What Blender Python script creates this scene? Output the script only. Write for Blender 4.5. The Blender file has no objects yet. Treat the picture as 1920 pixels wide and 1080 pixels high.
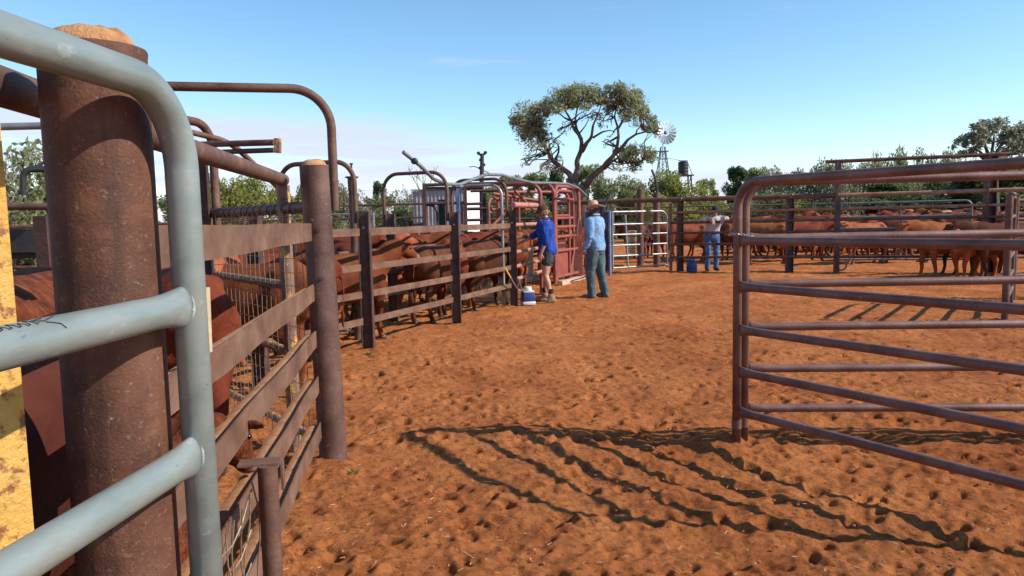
import bpy, math, random
import numpy as np
from mathutils import Vector, Matrix, Quaternion
random.seed(7); rng = np.random.default_rng(7)
C = bpy.context.scene.collection
SC = bpy.context.scene
# ---------------------------------------------------------------- camera
F = 1400.0; PITCH = math.atan(129/1400); ROLL = 0.022; CAMZ = 1.5
_f = Vector((0, math.cos(PITCH), -math.sin(PITCH)))
_u0 = Vector((0, math.sin(PITCH), math.cos(PITCH))); _r0 = Vector((1, 0, 0))
_r = _r0*math.cos(ROLL) - _u0*math.sin(ROLL); _u = _u0*math.cos(ROLL) + _r0*math.sin(ROLL)
cam = bpy.data.cameras.new('camera'); camo = bpy.data.objects.new('camera', cam); C.objects.link(camo)
cam.lens = 36*F/1920; cam.sensor_width = 36; cam.clip_start = 0.05; cam.clip_end = 9000
m = Matrix((_r, _u, -_f)).transposed().to_4x4(); m.translation = Vector((0, 0, CAMZ)); camo.matrix_world = m
SC.camera = camo
def W(px, py, z=None, y=None):
    """world point seen at photo pixel (px,py) at height z or depth y"""
    d = _f + _r*((px-960)/F) + _u*((540-py)/F)
    t = (z-CAMZ)/d.z if z is not None else y/d.y
    return Vector((0, 0, CAMZ)) + d*t
# ---------------------------------------------------------------- light
SUN_EL = math.radians(36); SUN_AZ = math.atan2(-0.56, 2.31)     # direction towards the sun, from +X
sund = Vector((math.cos(SUN_EL)*math.cos(SUN_AZ), math.cos(SUN_EL)*math.sin(SUN_AZ), math.sin(SUN_EL)))
sl = bpy.data.lights.new('sun', 'SUN'); sl.energy = 5.0; sl.angle = math.radians(0.53); sl.color = (1.0, 0.93, 0.82)
so = bpy.data.objects.new('sun', sl); C.objects.link(so); so.rotation_euler = sund.to_track_quat('Z', 'Y').to_euler()
so.location = (20, -5, 30)
SC.view_settings.view_transform = 'Standard'; SC.view_settings.look = 'None'
SC.view_settings.exposure = 0.34; SC.view_settings.gamma = 1; SC.view_settings.use_curve_mapping = False
wd = bpy.data.worlds.new('World'); SC.world = wd; wd.use_nodes = True
nt = wd.node_tree; nt.nodes.clear()
def N(t, typ, **kw):
    n = t.nodes.new(typ)
    for k, v in kw.items():
        if k in n.inputs: n.inputs[k].default_value = v
        else: setattr(n, k, v)
    return n
L = lambda t, a, b: t.links.new(a, b)
sky = N(nt, 'ShaderNodeTexSky'); sky.sky_type = 'NISHITA'; sky.sun_disc = False
sky.sun_elevation = SUN_EL; sky.sun_rotation = math.pi/2 - SUN_AZ
sky.air_density = 1.0; sky.dust_density = 0.0; sky.ozone_density = 3.0; sky.altitude = 300
hs = N(nt, 'ShaderNodeHueSaturation', Saturation=1.1, Value=1.18, Hue=0.495)
L(nt, sky.outputs[0], hs.inputs['Color'])
tc = N(nt, 'ShaderNodeTexCoord'); sep = N(nt, 'ShaderNodeSeparateXYZ'); L(nt, tc.outputs['Generated'], sep.inputs[0])
def mth(t, op, a, b=None, c=None, clamp=False):
    n = t.nodes.new('ShaderNodeMath'); n.operation = op; n.use_clamp = clamp
    for i, v in enumerate((a, b, c)):
        if v is None: continue
        if isinstance(v, (int, float)): n.inputs[i].default_value = v
        else: t.links.new(v, n.inputs[i])
    return n.outputs[0]
mp = N(nt, 'ShaderNodeMapping'); mp.inputs['Scale'].default_value = (2.4, 2.4, 26); L(nt, tc.outputs['Generated'], mp.inputs[0])
nz = N(nt, 'ShaderNodeTexNoise', Scale=1.6, Detail=9.0, Roughness=0.55); L(nt, mp.outputs[0], nz.inputs[0])
mp2 = N(nt, 'ShaderNodeMapping'); mp2.inputs['Scale'].default_value = (1.5, 1.5, 3); mp2.inputs['Location'].default_value = (3.1, .4, 0); L(nt, tc.outputs['Generated'], mp2.inputs[0])
nz2 = N(nt, 'ShaderNodeTexNoise', Scale=1.3, Detail=4.0); L(nt, mp2.outputs[0], nz2.inputs[0])
# cloud bank: top edge about 0.12 high ahead and to the left, sinking to the right
edge = mth(nt, 'MULTIPLY_ADD', sep.outputs[0], -0.11, 0.118)
edge = mth(nt, 'ADD', edge, mth(nt, 'MULTIPLY', mth(nt, 'SUBTRACT', nz2.outputs[0], 0.5), 0.10))
bank = mth(nt, 'DIVIDE', mth(nt, 'SUBTRACT', edge, sep.outputs[2]), 0.03, clamp=True)
streak = mth(nt, 'MULTIPLY_ADD', nz.outputs[0], 5.0, -1.6, clamp=True)
wisp = mth(nt, 'MULTIPLY_ADD', nz.outputs[0], 6.0, -3.95, clamp=True)
wispband = mth(nt, 'MULTIPLY', mth(nt, 'LESS_THAN', sep.outputs[2], 0.26), 0.55)
cm = mth(nt, 'MAXIMUM', mth(nt, 'MULTIPLY', bank, streak), mth(nt, 'MULTIPLY', wisp, wispband))
cm = mth(nt, 'MULTIPLY', cm, 0.8)
mx = N(nt, 'ShaderNodeMix'); mx.data_type = 'RGBA'; L(nt, cm, mx.inputs[0]); L(nt, hs.outputs[0], mx.inputs[6]); mx.inputs[7].default_value = (4.5, 4.6, 5.7, 1)
bg = N(nt, 'ShaderNodeBackground', Strength=0.135); L(nt, mx.outputs[2], bg.inputs[0])
wo = N(nt, 'ShaderNodeOutputWorld'); L(nt, bg.outputs[0], wo.inputs[0])

# ---------------------------------------------------------------- materials
def mat(name, cols, scale=6, rough=.7, metal=0.0, bump=0.0, bscale=None, detail=6, stretch=(1, 1, 1), island=0.0, spots=None, trans=0.0, objrand=0.0, spec=None, coord='Object', streaks=None):
    """procedural material: noise through a ramp of the colours in cols, optional spots (colour, scale, lo, hi)"""
    ma = bpy.data.materials.new(name); ma.use_nodes = True; t = ma.node_tree; t.nodes.clear()
    out = N(t, 'ShaderNodeOutputMaterial'); bs = N(t, 'ShaderNodeBsdfPrincipled', Roughness=rough, Metallic=metal)
    if spec is not None: bs.inputs['Specular IOR Level'].default_value = spec
    L(t, bs.outputs[0], out.inputs[0])
    tc = N(t, 'ShaderNodeTexCoord'); mp = N(t, 'ShaderNodeMapping'); mp.inputs['Scale'].default_value = stretch; L(t, tc.outputs[coord], mp.inputs[0])
    nz = N(t, 'ShaderNodeTexNoise', Scale=scale, Detail=float(detail), Roughness=.62); L(t, mp.outputs[0], nz.inputs[0])
    rp = N(t, 'ShaderNodeValToRGB'); L(t, nz.outputs[0], rp.inputs[0]); e = rp.color_ramp.elements
    n = len(cols)
    for i, c in enumerate(cols):
        pos = .34 + .32*i/max(1, n-1)
        if i < 2: e[i].position = pos; e[i].color = (*c, 1)
        else: q = e.new(pos); q.color = (*c, 1)
    if n == 1: e[1].position = .9; e[1].color = (*cols[0], 1)
    col = rp.outputs[0]
    for sp in ([spots] if isinstance(spots, tuple) else (spots or [])):
        c, s, lo, hi = sp
        n2 = N(t, 'ShaderNodeTexNoise', Scale=s, Detail=5.0, Roughness=.7); L(t, mp.outputs[0], n2.inputs[0])
        mr = N(t, 'ShaderNodeMapRange'); mr.inputs[1].default_value = lo; mr.inputs[2].default_value = hi; L(t, n2.outputs[0], mr.inputs[0])
        mx = N(t, 'ShaderNodeMix'); mx.data_type = 'RGBA'; L(t, mr.outputs[0], mx.inputs[0]); L(t, col, mx.inputs[6]); mx.inputs[7].default_value = (*c, 1); col = mx.outputs[2]
    if streaks:
        c, s, lo, hi = streaks; ms_ = N(t, 'ShaderNodeMapping'); ms_.inputs['Scale'].default_value = (1, 1, .09); L(t, tc.outputs[coord], ms_.inputs[0])
        n2 = N(t, 'ShaderNodeTexNoise', Scale=s, Detail=6.0, Roughness=.65); L(t, ms_.outputs[0], n2.inputs[0])
        mr = N(t, 'ShaderNodeMapRange'); mr.inputs[1].default_value = lo; mr.inputs[2].default_value = hi; L(t, n2.outputs[0], mr.inputs[0])
        mx = N(t, 'ShaderNodeMix'); mx.data_type = 'RGBA'; L(t, mr.outputs[0], mx.inputs[0]); L(t, col, mx.inputs[6]); mx.inputs[7].default_value = (*c, 1); col = mx.outputs[2]
    if island or objrand:
        hsv = N(t, 'ShaderNodeHueSaturation'); L(t, col, hsv.inputs['Color'])
        if island: g = N(t, 'ShaderNodeNewGeometry'); r = g.outputs['Random Per Island']; a = island
        else: g = N(t, 'ShaderNodeObjectInfo'); r = g.outputs['Random']; a = objrand
        L(t, mth(t, 'MULTIPLY_ADD', r, a, 1-a/2), hsv.inputs['Value'])
        L(t, mth(t, 'MULTIPLY_ADD', mth(t, 'FRACT', mth(t, 'MULTIPLY', r, 7.3)), a*.05, .5-a*.025), hsv.inputs['Hue'])
        col = hsv.outputs[0]
    L(t, col, bs.inputs['Base Color'])
    if bump:
        n3 = N(t, 'ShaderNodeTexNoise', Scale=bscale or scale*4, Detail=6.0, Roughness=.65); L(t, mp.outputs[0], n3.inputs[0])
        b = N(t, 'ShaderNodeBump', Strength=min(1, bump), Distance=0.01 if bump <= 1 else .01*bump); L(t, n3.outputs[0], b.inputs['Height']); L(t, b.outputs[0], bs.inputs['Normal'])
    if trans:
        tr = N(t, 'ShaderNodeBsdfTranslucent'); L(t, col, tr.inputs[0]); ms = N(t, 'ShaderNodeMixShader'); ms.inputs[0].default_value = trans
        L(t, bs.outputs[0], ms.inputs[1]); L(t, tr.outputs[0], ms.inputs[2]); L(t, ms.outputs[0], out.inputs[0])
    return ma
RUST = mat('rusted steel', [(.070, .030, .019), (.115, .053, .035), (.17, .088, .062)], 5, .66, .1, .35, 60, spots=[((.27, .12, .055), 9, .58, .74), ((.30, .22, .19), 40, .64, .78)])
RUSTD = mat('dark rusted steel', [(.045, .022, .018), (.085, .042, .034), (.13, .07, .055)], 6, .6, .15, .3, 60, spots=((.22, .10, .05), 12, .62, .8))
RUSTPOST = mat('pitted rusty pipe', [(.060, .022, .012), (.115, .042, .021), (.16, .068, .038)], 7, .72, .05, .35, 160, streaks=((.035, .015, .010), 16, .52, .72), spots=[((.22, .085, .032), 8, .54, .74), ((.24, .175, .15), 90, .58, .74), ((.33, .27, .25), 42, .66, .76), ((.32, .12, .04), 3.5, .6, .8), ((.055, .022, .016), 26, .63, .75)])
RUSTPOST2 = mat('weathered brown pipe', [(.070, .032, .023), (.115, .056, .042), (.17, .092, .070)], 5, .6, .15, .35, 90, spots=[((.36, .30, .28), 30, .63, .76), ((.22, .09, .04), 7, .62, .78)])
CHAN = mat('rusted flat rail', [(.105, .046, .026), (.155, .076, .045), (.215, .118, .075)], 4, .7, .1, .25, 90, stretch=(1, 1, 1.5), spots=[((.30, .15, .09), 12, .6, .8), ((.08, .035, .025), 30, .66, .8)])
DUST = mat('dust on rail', [(.30, .13, .055), (.44, .20, .085), (.26, .12, .065)], 14, .95, 0, .6, 120)
GALVG = mat('painted grey green pipe', [(.195, .232, .215), (.24, .278, .26), (.285, .318, .30)], 5, .36, .25, .08, 50, stretch=(3, 1, 3), spots=[((.40, .43, .41), 9, .61, .74), ((.24, .20, .15), 5, .57, .80), ((.12, .13, .12), 30, .66, .76), ((.10, .11, .10), 60, .77, .82)], spec=.5)
WELD = mat('zinc weld paint', [(.48, .50, .49), (.36, .39, .38), (.55, .56, .54)], 30, .5, .3, .8, 90)
GALV = mat('galvanised pipe', [(.22, .22, .21), (.30, .30, .285), (.37, .365, .345)], 8, .42, .45, .1, 60)
GALVD = mat('dull galvanised pipe', [(.12, .13, .14), (.19, .20, .21), (.26, .26, .26)], 8, .5, .4, .1, 60)
REDP = mat('red oxide paint', [(.17, .038, .024), (.25, .056, .035), (.29, .085, .052)], 7, .6, 0, .15, 60, spots=((.20, .06, .035), 14, .62, .76))
REDD = mat('dusty dark red paint', [(.15, .035, .022), (.22, .055, .035), (.30, .085, .05)], 7, .6, 0, .15, 60)
PINKP = mat('faded pink red paint', [(.38, .15, .11), (.44, .20, .15), (.30, .10, .065)], 9, .55, 0, .15, 60)
BLUEP = mat('dark blue paint', [(.012, .02, .065), (.02, .03, .09), (.035, .05, .12)], 6, .45, 0, .05, 40)
BLUEL = mat('blue steel frame', [(.10, .15, .32), (.16, .22, .42), (.22, .27, .40)], 8, .45, .1, .05, 40)
PALEB = mat('weathered pale board', [(.42, .30, .17), (.55, .42, .27)], 9, .8, 0, .4, 60, spots=((.24, .12, .06), 14, .6, .75))
YELL = mat('flaking yellow paint', [(.52, .27, .045), (.60, .35, .08), (.54, .30, .065)], 10, .6, 0, .7, 70, spots=[((.24, .09, .03), 24, .52, .60), ((.14, .055, .03), 30, .66, .72), ((.30, .13, .05), 4.5, .62, .72)])
YPIPE = mat('yellow flaked pipe', [(.14, .07, .05), (.22, .12, .08), (.20, .10, .06)], 8, .65, 0, .4, 70, spots=[((.55, .30, .07), 12, .53, .62)])
WIRE = mat('tarnished wire', [(.20, .14, .09), (.33, .25, .17), (.12, .08, .06)], 20, .5, .4)
WIREG = mat('galvanised wire', [(.5, .49, .46), (.35, .34, .32)], 20, .4, .6)
SANDT = mat('packed sand', [(.36, .15, .055), (.50, .24, .10), (.58, .32, .16)], 20, 1, 0, 1.0, 120)
BLACKM = mat('black steel', [(.02, .02, .022), (.035, .033, .035)], 10, .5, .2, .2, 60)

# ---------------------------------------------------------------- mesh helpers
def rounded(pts, r, n=7):
    """polyline with its inner corners filleted to radius r (or a list of radii)"""
    pts = [Vector(p) for p in pts]; out = [pts[0]]
    for i in range(1, len(pts)-1):
        rr = r[i-1] if isinstance(r, (list, tuple)) else r
        a, b, c = pts[i-1], pts[i], pts[i+1]; u = (a-b).normalized(); v = (c-b).normalized()
        ang = u.angle(v, math.pi)
        if rr <= 0 or ang > 3.1: out.append(b); continue
        t = min(rr/math.tan(ang/2), (a-b).length*.49 if i > 1 else (a-b).length*.98, (c-b).length*.49 if i < len(pts)-2 else (c-b).length*.98)
        rr = t*math.tan(ang/2); p0 = b+u*t; p1 = b+v*t; cen = b+(u+v).normalized()*(rr/math.sin(ang/2))
        for k in range(n+1):
            w = (p0-cen).lerp(p1-cen, k/n)
            # slerp for even spacing
            q0 = (p0-cen); q1 = (p1-cen); th = q0.angle(q1); s = k/n
            w = (q0*math.sin((1-s)*th)+q1*math.sin(s*th))/math.sin(th) if th > 1e-4 else q0
            out.append(cen+w)
    out.append(pts[-1]); return out
class MB:
    def __init__(s): s.v = []; s.f = []; s.m = []; s.mi = 0
    def add(s, vs, fs):
        o = len(s.v); s.v += [tuple(v) for v in vs]; s.f += [tuple(i+o for i in f) for f in fs]; s.m += [s.mi]*len(fs); return s
    def tube(s, pts, r, seg=12, caps=True, sx=1.0, up=None):
        pts = [Vector(p) for p in pts]; n = len(pts)
        rs = r if isinstance(r, (list, tuple)) else [r]*n
        T = []
        for i in range(n):
            d = (pts[min(i+1, n-1)]-pts[i]).normalized()+(pts[i]-pts[max(i-1, 0)]).normalized(); T.append(d.normalized())
        a = up or (Vector((0, 0, 1)) if abs(T[0].z) < .9 else Vector((1, 0, 0)))
        nrm = (a-T[0]*a.dot(T[0])).normalized(); vs = []
        for i in range(n):
            nrm = (nrm-T[i]*nrm.dot(T[i])).normalized(); b = T[i].cross(nrm)
            for k in range(seg):
                th = 2*math.pi*k/seg; vs.append(pts[i]+(nrm*math.cos(th)+b*(math.sin(th)*sx))*rs[i])
        fs = [(i*seg+k, i*seg+(k+1) % seg, (i+1)*seg+(k+1) % seg, (i+1)*seg+k) for i in range(n-1) for k in range(seg)]
        if caps: fs += [tuple(reversed(range(seg))), tuple(range((n-1)*seg, n*seg))]
        return s.add(vs, fs)
    def bar(s, p0, p1, h, t, up=(0, 0, 1), off=(0, 0, 0)):
        """box from p0 to p1, h along up, t across"""
        p0 = Vector(p0); p1 = Vector(p1); d = (p1-p0).normalized(); u = Vector(up); u = (u-d*u.dot(d)).normalized(); w = d.cross(u)
        o = w*off[0]+u*off[1]
        vs = [p+o+u*(h/2*a)+w*(t/2*b) for p in (p0, p1) for a, b in ((-1, -1), (1, -1), (1, 1), (-1, 1))]
        return s.add(vs, [(3, 2, 1, 0), (4, 5, 6, 7), (0, 1, 5, 4), (1, 2, 6, 5), (2, 3, 7, 6), (3, 0, 4, 7)])
    def box(s, c, sz, rz=0):
        c = Vector(c); ca, sa = math.cos(rz), math.sin(rz); vs = []
        for z in (-1, 1):
            for x, y in ((-1, -1), (1, -1), (1, 1), (-1, 1)):
                X, Y = x*sz[0]/2, y*sz[1]/2; vs.append(c+Vector((X*ca-Y*sa, X*sa+Y*ca, z*sz[2]/2)))
        return s.add(vs, [(3, 2, 1, 0), (4, 5, 6, 7), (0, 1, 5, 4), (1, 2, 6, 5), (2, 3, 7, 6), (3, 0, 4, 7)])
    def ell(s, c, r, nu=10, nv=7, rot=None):
        c = Vector(c); vs = []; R = rot or Matrix.Identity(3)
        for j in range(1, nv):
            ph = math.pi*j/nv
            for i in range(nu):
                th = 2*math.pi*i/nu; vs.append(c+R@Vector((r[0]*math.sin(ph)*math.cos(th), r[1]*math.sin(ph)*math.sin(th), r[2]*math.cos(ph))))
        o = len(vs); vs += [c+R@Vector((0, 0, r[2])), c-R@Vector((0, 0, r[2]))]
        fs = [(j*nu+i, (j+1)*nu+i, (j+1)*nu+(i+1) % nu, j*nu+(i+1) % nu) for j in range(nv-2) for i in range(nu)]
        fs += [(o, i, (i+1) % nu) for i in range(nu)]+[(o+1, (nv-2)*nu+(i+1) % nu, (nv-2)*nu+i) for i in range(nu)]
        return s.add(vs, fs)
    def limb(s, pts, rs, seg=10, sx=1.0, up=None):
        """closed tapered chain with rounded ends"""
        pts = [Vector(p) for p in pts]; d0 = (pts[0]-pts[1]).normalized(); d1 = (pts[-1]-pts[-2]).normalized(); k = .7071
        P = [pts[0]+d0*rs[0]*.95, pts[0]+d0*rs[0]*k]+pts+[pts[-1]+d1*rs[-1]*k, pts[-1]+d1*rs[-1]*.95]
        R = [rs[0]*.25, rs[0]*k]+list(rs)+[rs[-1]*k, rs[-1]*.25]
        return s.tube(P, R, seg, True, sx, up)
    def loft(s, rings, seg=16):
        """rings: (centre, half_x_vec, half_y_vec)"""
        vs = []
        for c, a, b in rings:
            c = Vector(c); a = Vector(a); b = Vector(b)
            for k in range(seg):
                th = 2*math.pi*k/seg; vs.append(c+a*math.cos(th)+b*math.sin(th))
        n = len(rings)
        fs = [(i*seg+k, i*seg+(k+1) % seg, (i+1)*seg+(k+1) % seg, (i+1)*seg+k) for i in range(n-1) for k in range(seg)]
        fs += [tuple(reversed(range(seg))), tuple(range((n-1)*seg, n*seg))]
        return s.add(vs, fs)
    def lathe(s, c, prof, seg=24):
        vs = []; c = Vector(c); n = len(prof)
        for r, z in prof:
            for k in range(seg): th = 2*math.pi*k/seg; vs.append(c+Vector((r*math.cos(th), r*math.sin(th), z)))
        fs = [(i*seg+k, i*seg+(k+1) % seg, (i+1)*seg+(k+1) % seg, (i+1)*seg+k) for i in range(n-1) for k in range(seg)]
        if prof[0][0] > 1e-5: fs.append(tuple(reversed(range(seg))))
        if prof[-1][0] > 1e-5: fs.append(tuple(range((n-1)*seg, n*seg)))
        return s.add(vs, fs)
    def mesh(s, name, loc=(0, 0, 0)):
        me = bpy.data.meshes.new(name); l = Vector(loc)
        me.from_pydata([(v[0]-l.x, v[1]-l.y, v[2]-l.z) for v in s.v], [], s.f)
        if any(s.m): me.polygons.foreach_set('material_index', s.m)
        return me
    def build(s, name, mats, parent=None, loc=None, smooth=True, sharp=38):
        pl = wloc(parent) if parent else Vector((0, 0, 0)); l = Vector(loc) if loc else pl
        me = s.mesh(name, l); return link(name, me, mats, parent, l-pl, smooth, sharp)
def wloc(o):
    v = Vector((0, 0, 0))
    while o: v = v+o.location; o = o.parent
    return v
def link(name, me, mats, parent=None, loc=(0, 0, 0), smooth=True, sharp=38):
    for q in (mats if isinstance(mats, (list, tuple)) else [mats]): me.materials.append(q)
    if smooth:
        me.polygons.foreach_set('use_smooth', [True]*len(me.polygons))
        if sharp: me.set_sharp_from_angle(angle=math.radians(sharp))
    me.update(); o = bpy.data.objects.new(name, me); C.objects.link(o); o.location = loc
    if parent: o.parent = parent
    return o
def tag(o, label=None, cat=None, group=None, kind=None):
    if label: o['label'] = label
    if cat: o['category'] = cat
    if group: o['group'] = group
    if kind: o['kind'] = kind
    return o
def thing(name, label, cat, loc=(0, 0, 0), group=None, rz=0):
    o = bpy.data.objects.new(name, None); C.objects.link(o); o.location = loc; o.empty_display_size = .1
    if rz: o.rotation_euler.z = rz
    return tag(o, label, cat, group)
def copy_tree(o, parent=None):
    c = o.copy(); C.objects.link(c); c.parent = parent
    for ch in list(o.children): copy_tree(ch, c)
    return c
def solid(mb, name, mats, parent=None, voxel=.02, smooth=3, wrinkle=0, wscale=9, seed=0, extra=None, loc=None, matfn=None):
    """the union of the closed pieces of mb as one continuous surface"""
    pl = wloc(parent) if parent else Vector((0, 0, 0)); l = Vector(loc) if loc else pl
    me = mb.mesh(name, l); o = bpy.data.objects.new('tmp', me); C.objects.link(o)
    r = o.modifiers.new('r', 'REMESH'); r.mode = 'VOXEL'; r.voxel_size = voxel
    if smooth: s = o.modifiers.new('s', 'SMOOTH'); s.factor = .5; s.iterations = smooth
    dg = bpy.context.evaluated_depsgraph_get(); me2 = bpy.data.meshes.new_from_object(o.evaluated_get(dg)); me2.name = name
    bpy.data.objects.remove(o); bpy.data.meshes.remove(me)
    n = len(me2.vertices); co = np.empty(n*3, 'f'); me2.vertices.foreach_get('co', co); co = co.reshape(-1, 3)
    if wrinkle:
        no = np.empty(n*3, 'f'); me2.vertices.foreach_get('normal', no); no = no.reshape(-1, 3)
        d = noise3(co*np.array([wscale, wscale, wscale*.55])+seed)+.6*noise3(co*wscale*2.1+seed+9)
        co += no*(d*wrinkle)[:, None]; me2.vertices.foreach_set('co', co.ravel())
    if matfn:
        fc = np.empty(len(me2.polygons)*3, 'f'); me2.polygons.foreach_get('center', fc); me2.polygons.foreach_set('material_index', matfn(fc.reshape(-1, 3)).astype('i'))
    if extra:   # small separate pieces joined into the same mesh (eyes)
        import bmesh
        bm = bmesh.new(); bm.from_mesh(me2); e = extra.mesh('e', l); e.polygons.foreach_set('material_index', extra.m) ; bm.from_mesh(e); bm.to_mesh(me2); bm.free()
    return link(name, me2, mats, parent, l-pl, True, 0)
def _hash(ix, iy, iz):
    h = (ix*374761393+iy*668265263+iz*2147483647) & 0xffffffff
    h = ((h ^ (h >> 13))*1274126177) & 0xffffffff
    return ((h ^ (h >> 16)) & 0xffff)/32767.5-1
def noise3(p):
    p = np.asarray(p, 'f8'); i = np.floor(p).astype('i8'); f = p-i; u = f*f*(3-2*f); r = 0
    for a in (0, 1):
        for b in (0, 1):
            for c in (0, 1):
                w = (u[:, 0] if a else 1-u[:, 0])*(u[:, 1] if b else 1-u[:, 1])*(u[:, 2] if c else 1-u[:, 2])
                r = r+w*_hash(i[:, 0]+a, i[:, 1]+b, i[:, 2]+c)
    return r
def noise2(x, y, s, o=0):
    x = np.asarray(x, 'f8')/s+o; y = np.asarray(y, 'f8')/s+o*1.7
    ix = np.floor(x).astype('i8'); iy = np.floor(y).astype('i8'); fx = x-ix; fy = y-iy; ux = fx*fx*(3-2*fx); uy = fy*fy*(3-2*fy)
    z = np.int64(int(o*13) & 1023)
    return (_hash(ix, iy, z)*(1-ux)+_hash(ix+1, iy, z)*ux)*(1-uy)+(_hash(ix, iy+1, z)*(1-ux)+_hash(ix+1, iy+1, z)*ux)*uy
# ---------------------------------------------------------------- ground
POSTS_ON_GROUND = [(W(620, 878, z=0), .17, .05), (W(1384, 838, z=0), .22, .05), (W(692, 660, z=0), .12, .03), (Vector((-.8, 1.45, 0)), .3, .03), (W(510, 1150, z=0), .12, .02)]
def make_ground():
    half = math.radians(50); nc = 620
    th = list(np.linspace(-half, half, nc)); rest = list(np.linspace(half, 2*math.pi-half, 34)[1:-1]); th = np.array(th+rest)
    rr = [.25, .5, .8, 1.05]+list(1.2*np.exp(np.arange(0, 880)*.0041)); q = rr[-1]
    while q < 5000: q *= 1.06; rr.append(q)
    rr = np.array(rr); R, T = np.meshgrid(rr, th, indexing='ij'); X = R*np.sin(T); Y = R*np.cos(T)
    Z = .024*noise2(X, Y, 1.3, 1)+.022*noise2(X, Y, .48, 2)+.014*noise2(X, Y, .21, 3)+.005*noise2(X, Y, .09, 4)
    Z += .005*noise2(X, Y, .045, 5)+.0045*noise2(X, Y, .026, 15)+.010*np.clip(np.abs(noise2(X, Y, .12, 12))-.25, 0, 1)*np.clip(noise2(X, Y, .8, 13)+.5, 0, 1)
    Z -= .012*np.clip(1-np.abs(noise2(X, Y, .33, 8))*3, 0, 1)*np.clip(noise2(X, Y, 1.0, 9)+.3, 0, 1)
    # hoof prints and scuffs
    k = 0; g = np.random.default_rng(3)
    pr = []
    for _ in range(7000):
        rad = 1.8+22*g.uniform(0, 1)**1.25; a = g.uniform(-.72, .72); pr.append((rad*math.sin(a), rad*math.cos(a)))
    for (px, py) in pr:
        rad = math.hypot(px, py); a = math.atan2(px, py); ext = .17
        i0, i1 = np.searchsorted(rr, [rad-ext, rad+ext]); j0, j1 = np.searchsorted(th[:nc], [a-ext/rad, a+ext/rad])
        if i1-i0 < 2 or j1-j0 < 2: continue
        an = g.uniform(0, math.pi); dx = X[i0:i1, j0:j1]-px; dy = Y[i0:i1, j0:j1]-py
        u = dx*math.cos(an)+dy*math.sin(an); v = -dx*math.sin(an)+dy*math.cos(an)
        sa = g.uniform(.034, .075); sb = sa*g.uniform(.45, .8); d = g.uniform(.005, .019)*(1 if rad < 5 else 1.35)*(1 if g.random() < .8 else 1.5)
        e = (u/sa)**2+(v/sb)**2; cr_ = np.clip(.45+u/sa*.9, .1, 1.3)
        Z[i0:i1, j0:j1] += -d*1.25*cr_*np.exp(-e*e*e*.5)+d*.35*np.exp(-((np.sqrt(e)-1.7)/.5)**2)
    Z *= np.clip(1.6-R/60, .0, 1)
    for c, s, h in POSTS_ON_GROUND:
        d2 = (X-c.x)**2+(Y-c.y)**2; Z += h*np.exp(-d2/(2*s*s))*(1+.4*noise2(X, Y, .07, 6))
    nr, ncol = X.shape
    v = np.stack([X, Y, Z], -1).reshape(-1, 3); v = np.vstack([v, [[0, 0, 0]]])
    I = np.arange(nr-1)[:, None]*ncol; J = np.arange(ncol)[None, :]; J2 = (J+1) % ncol
    f = np.stack([I+J, I+ncol+J, I+ncol+J2, I+J2], -1).reshape(-1, 4)[:, ::-1]
    me = bpy.data.meshes.new('ground'); nv = len(v); nq = len(f); cen = np.array([[nv-1, j, (j+1) % ncol] for j in range(ncol)])[:, ::-1]
    me.vertices.add(nv); me.vertices.foreach_set('co', v.astype('f').ravel())
    li = np.concatenate([f.ravel(), cen.ravel()]); me.loops.add(len(li)); me.loops.foreach_set('vertex_index', li.astype('i'))
    me.polygons.add(nq+len(cen)); ls = np.concatenate([np.arange(nq)*4, nq*4+np.arange(len(cen))*3]); me.polygons.foreach_set('loop_start', ls.astype('i'))
    me.polygons.foreach_set('loop_total', np.concatenate([np.full(nq, 4), np.full(len(cen), 3)]).astype('i'))
    me.update(calc_edges=True); me.validate()
    return me
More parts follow.
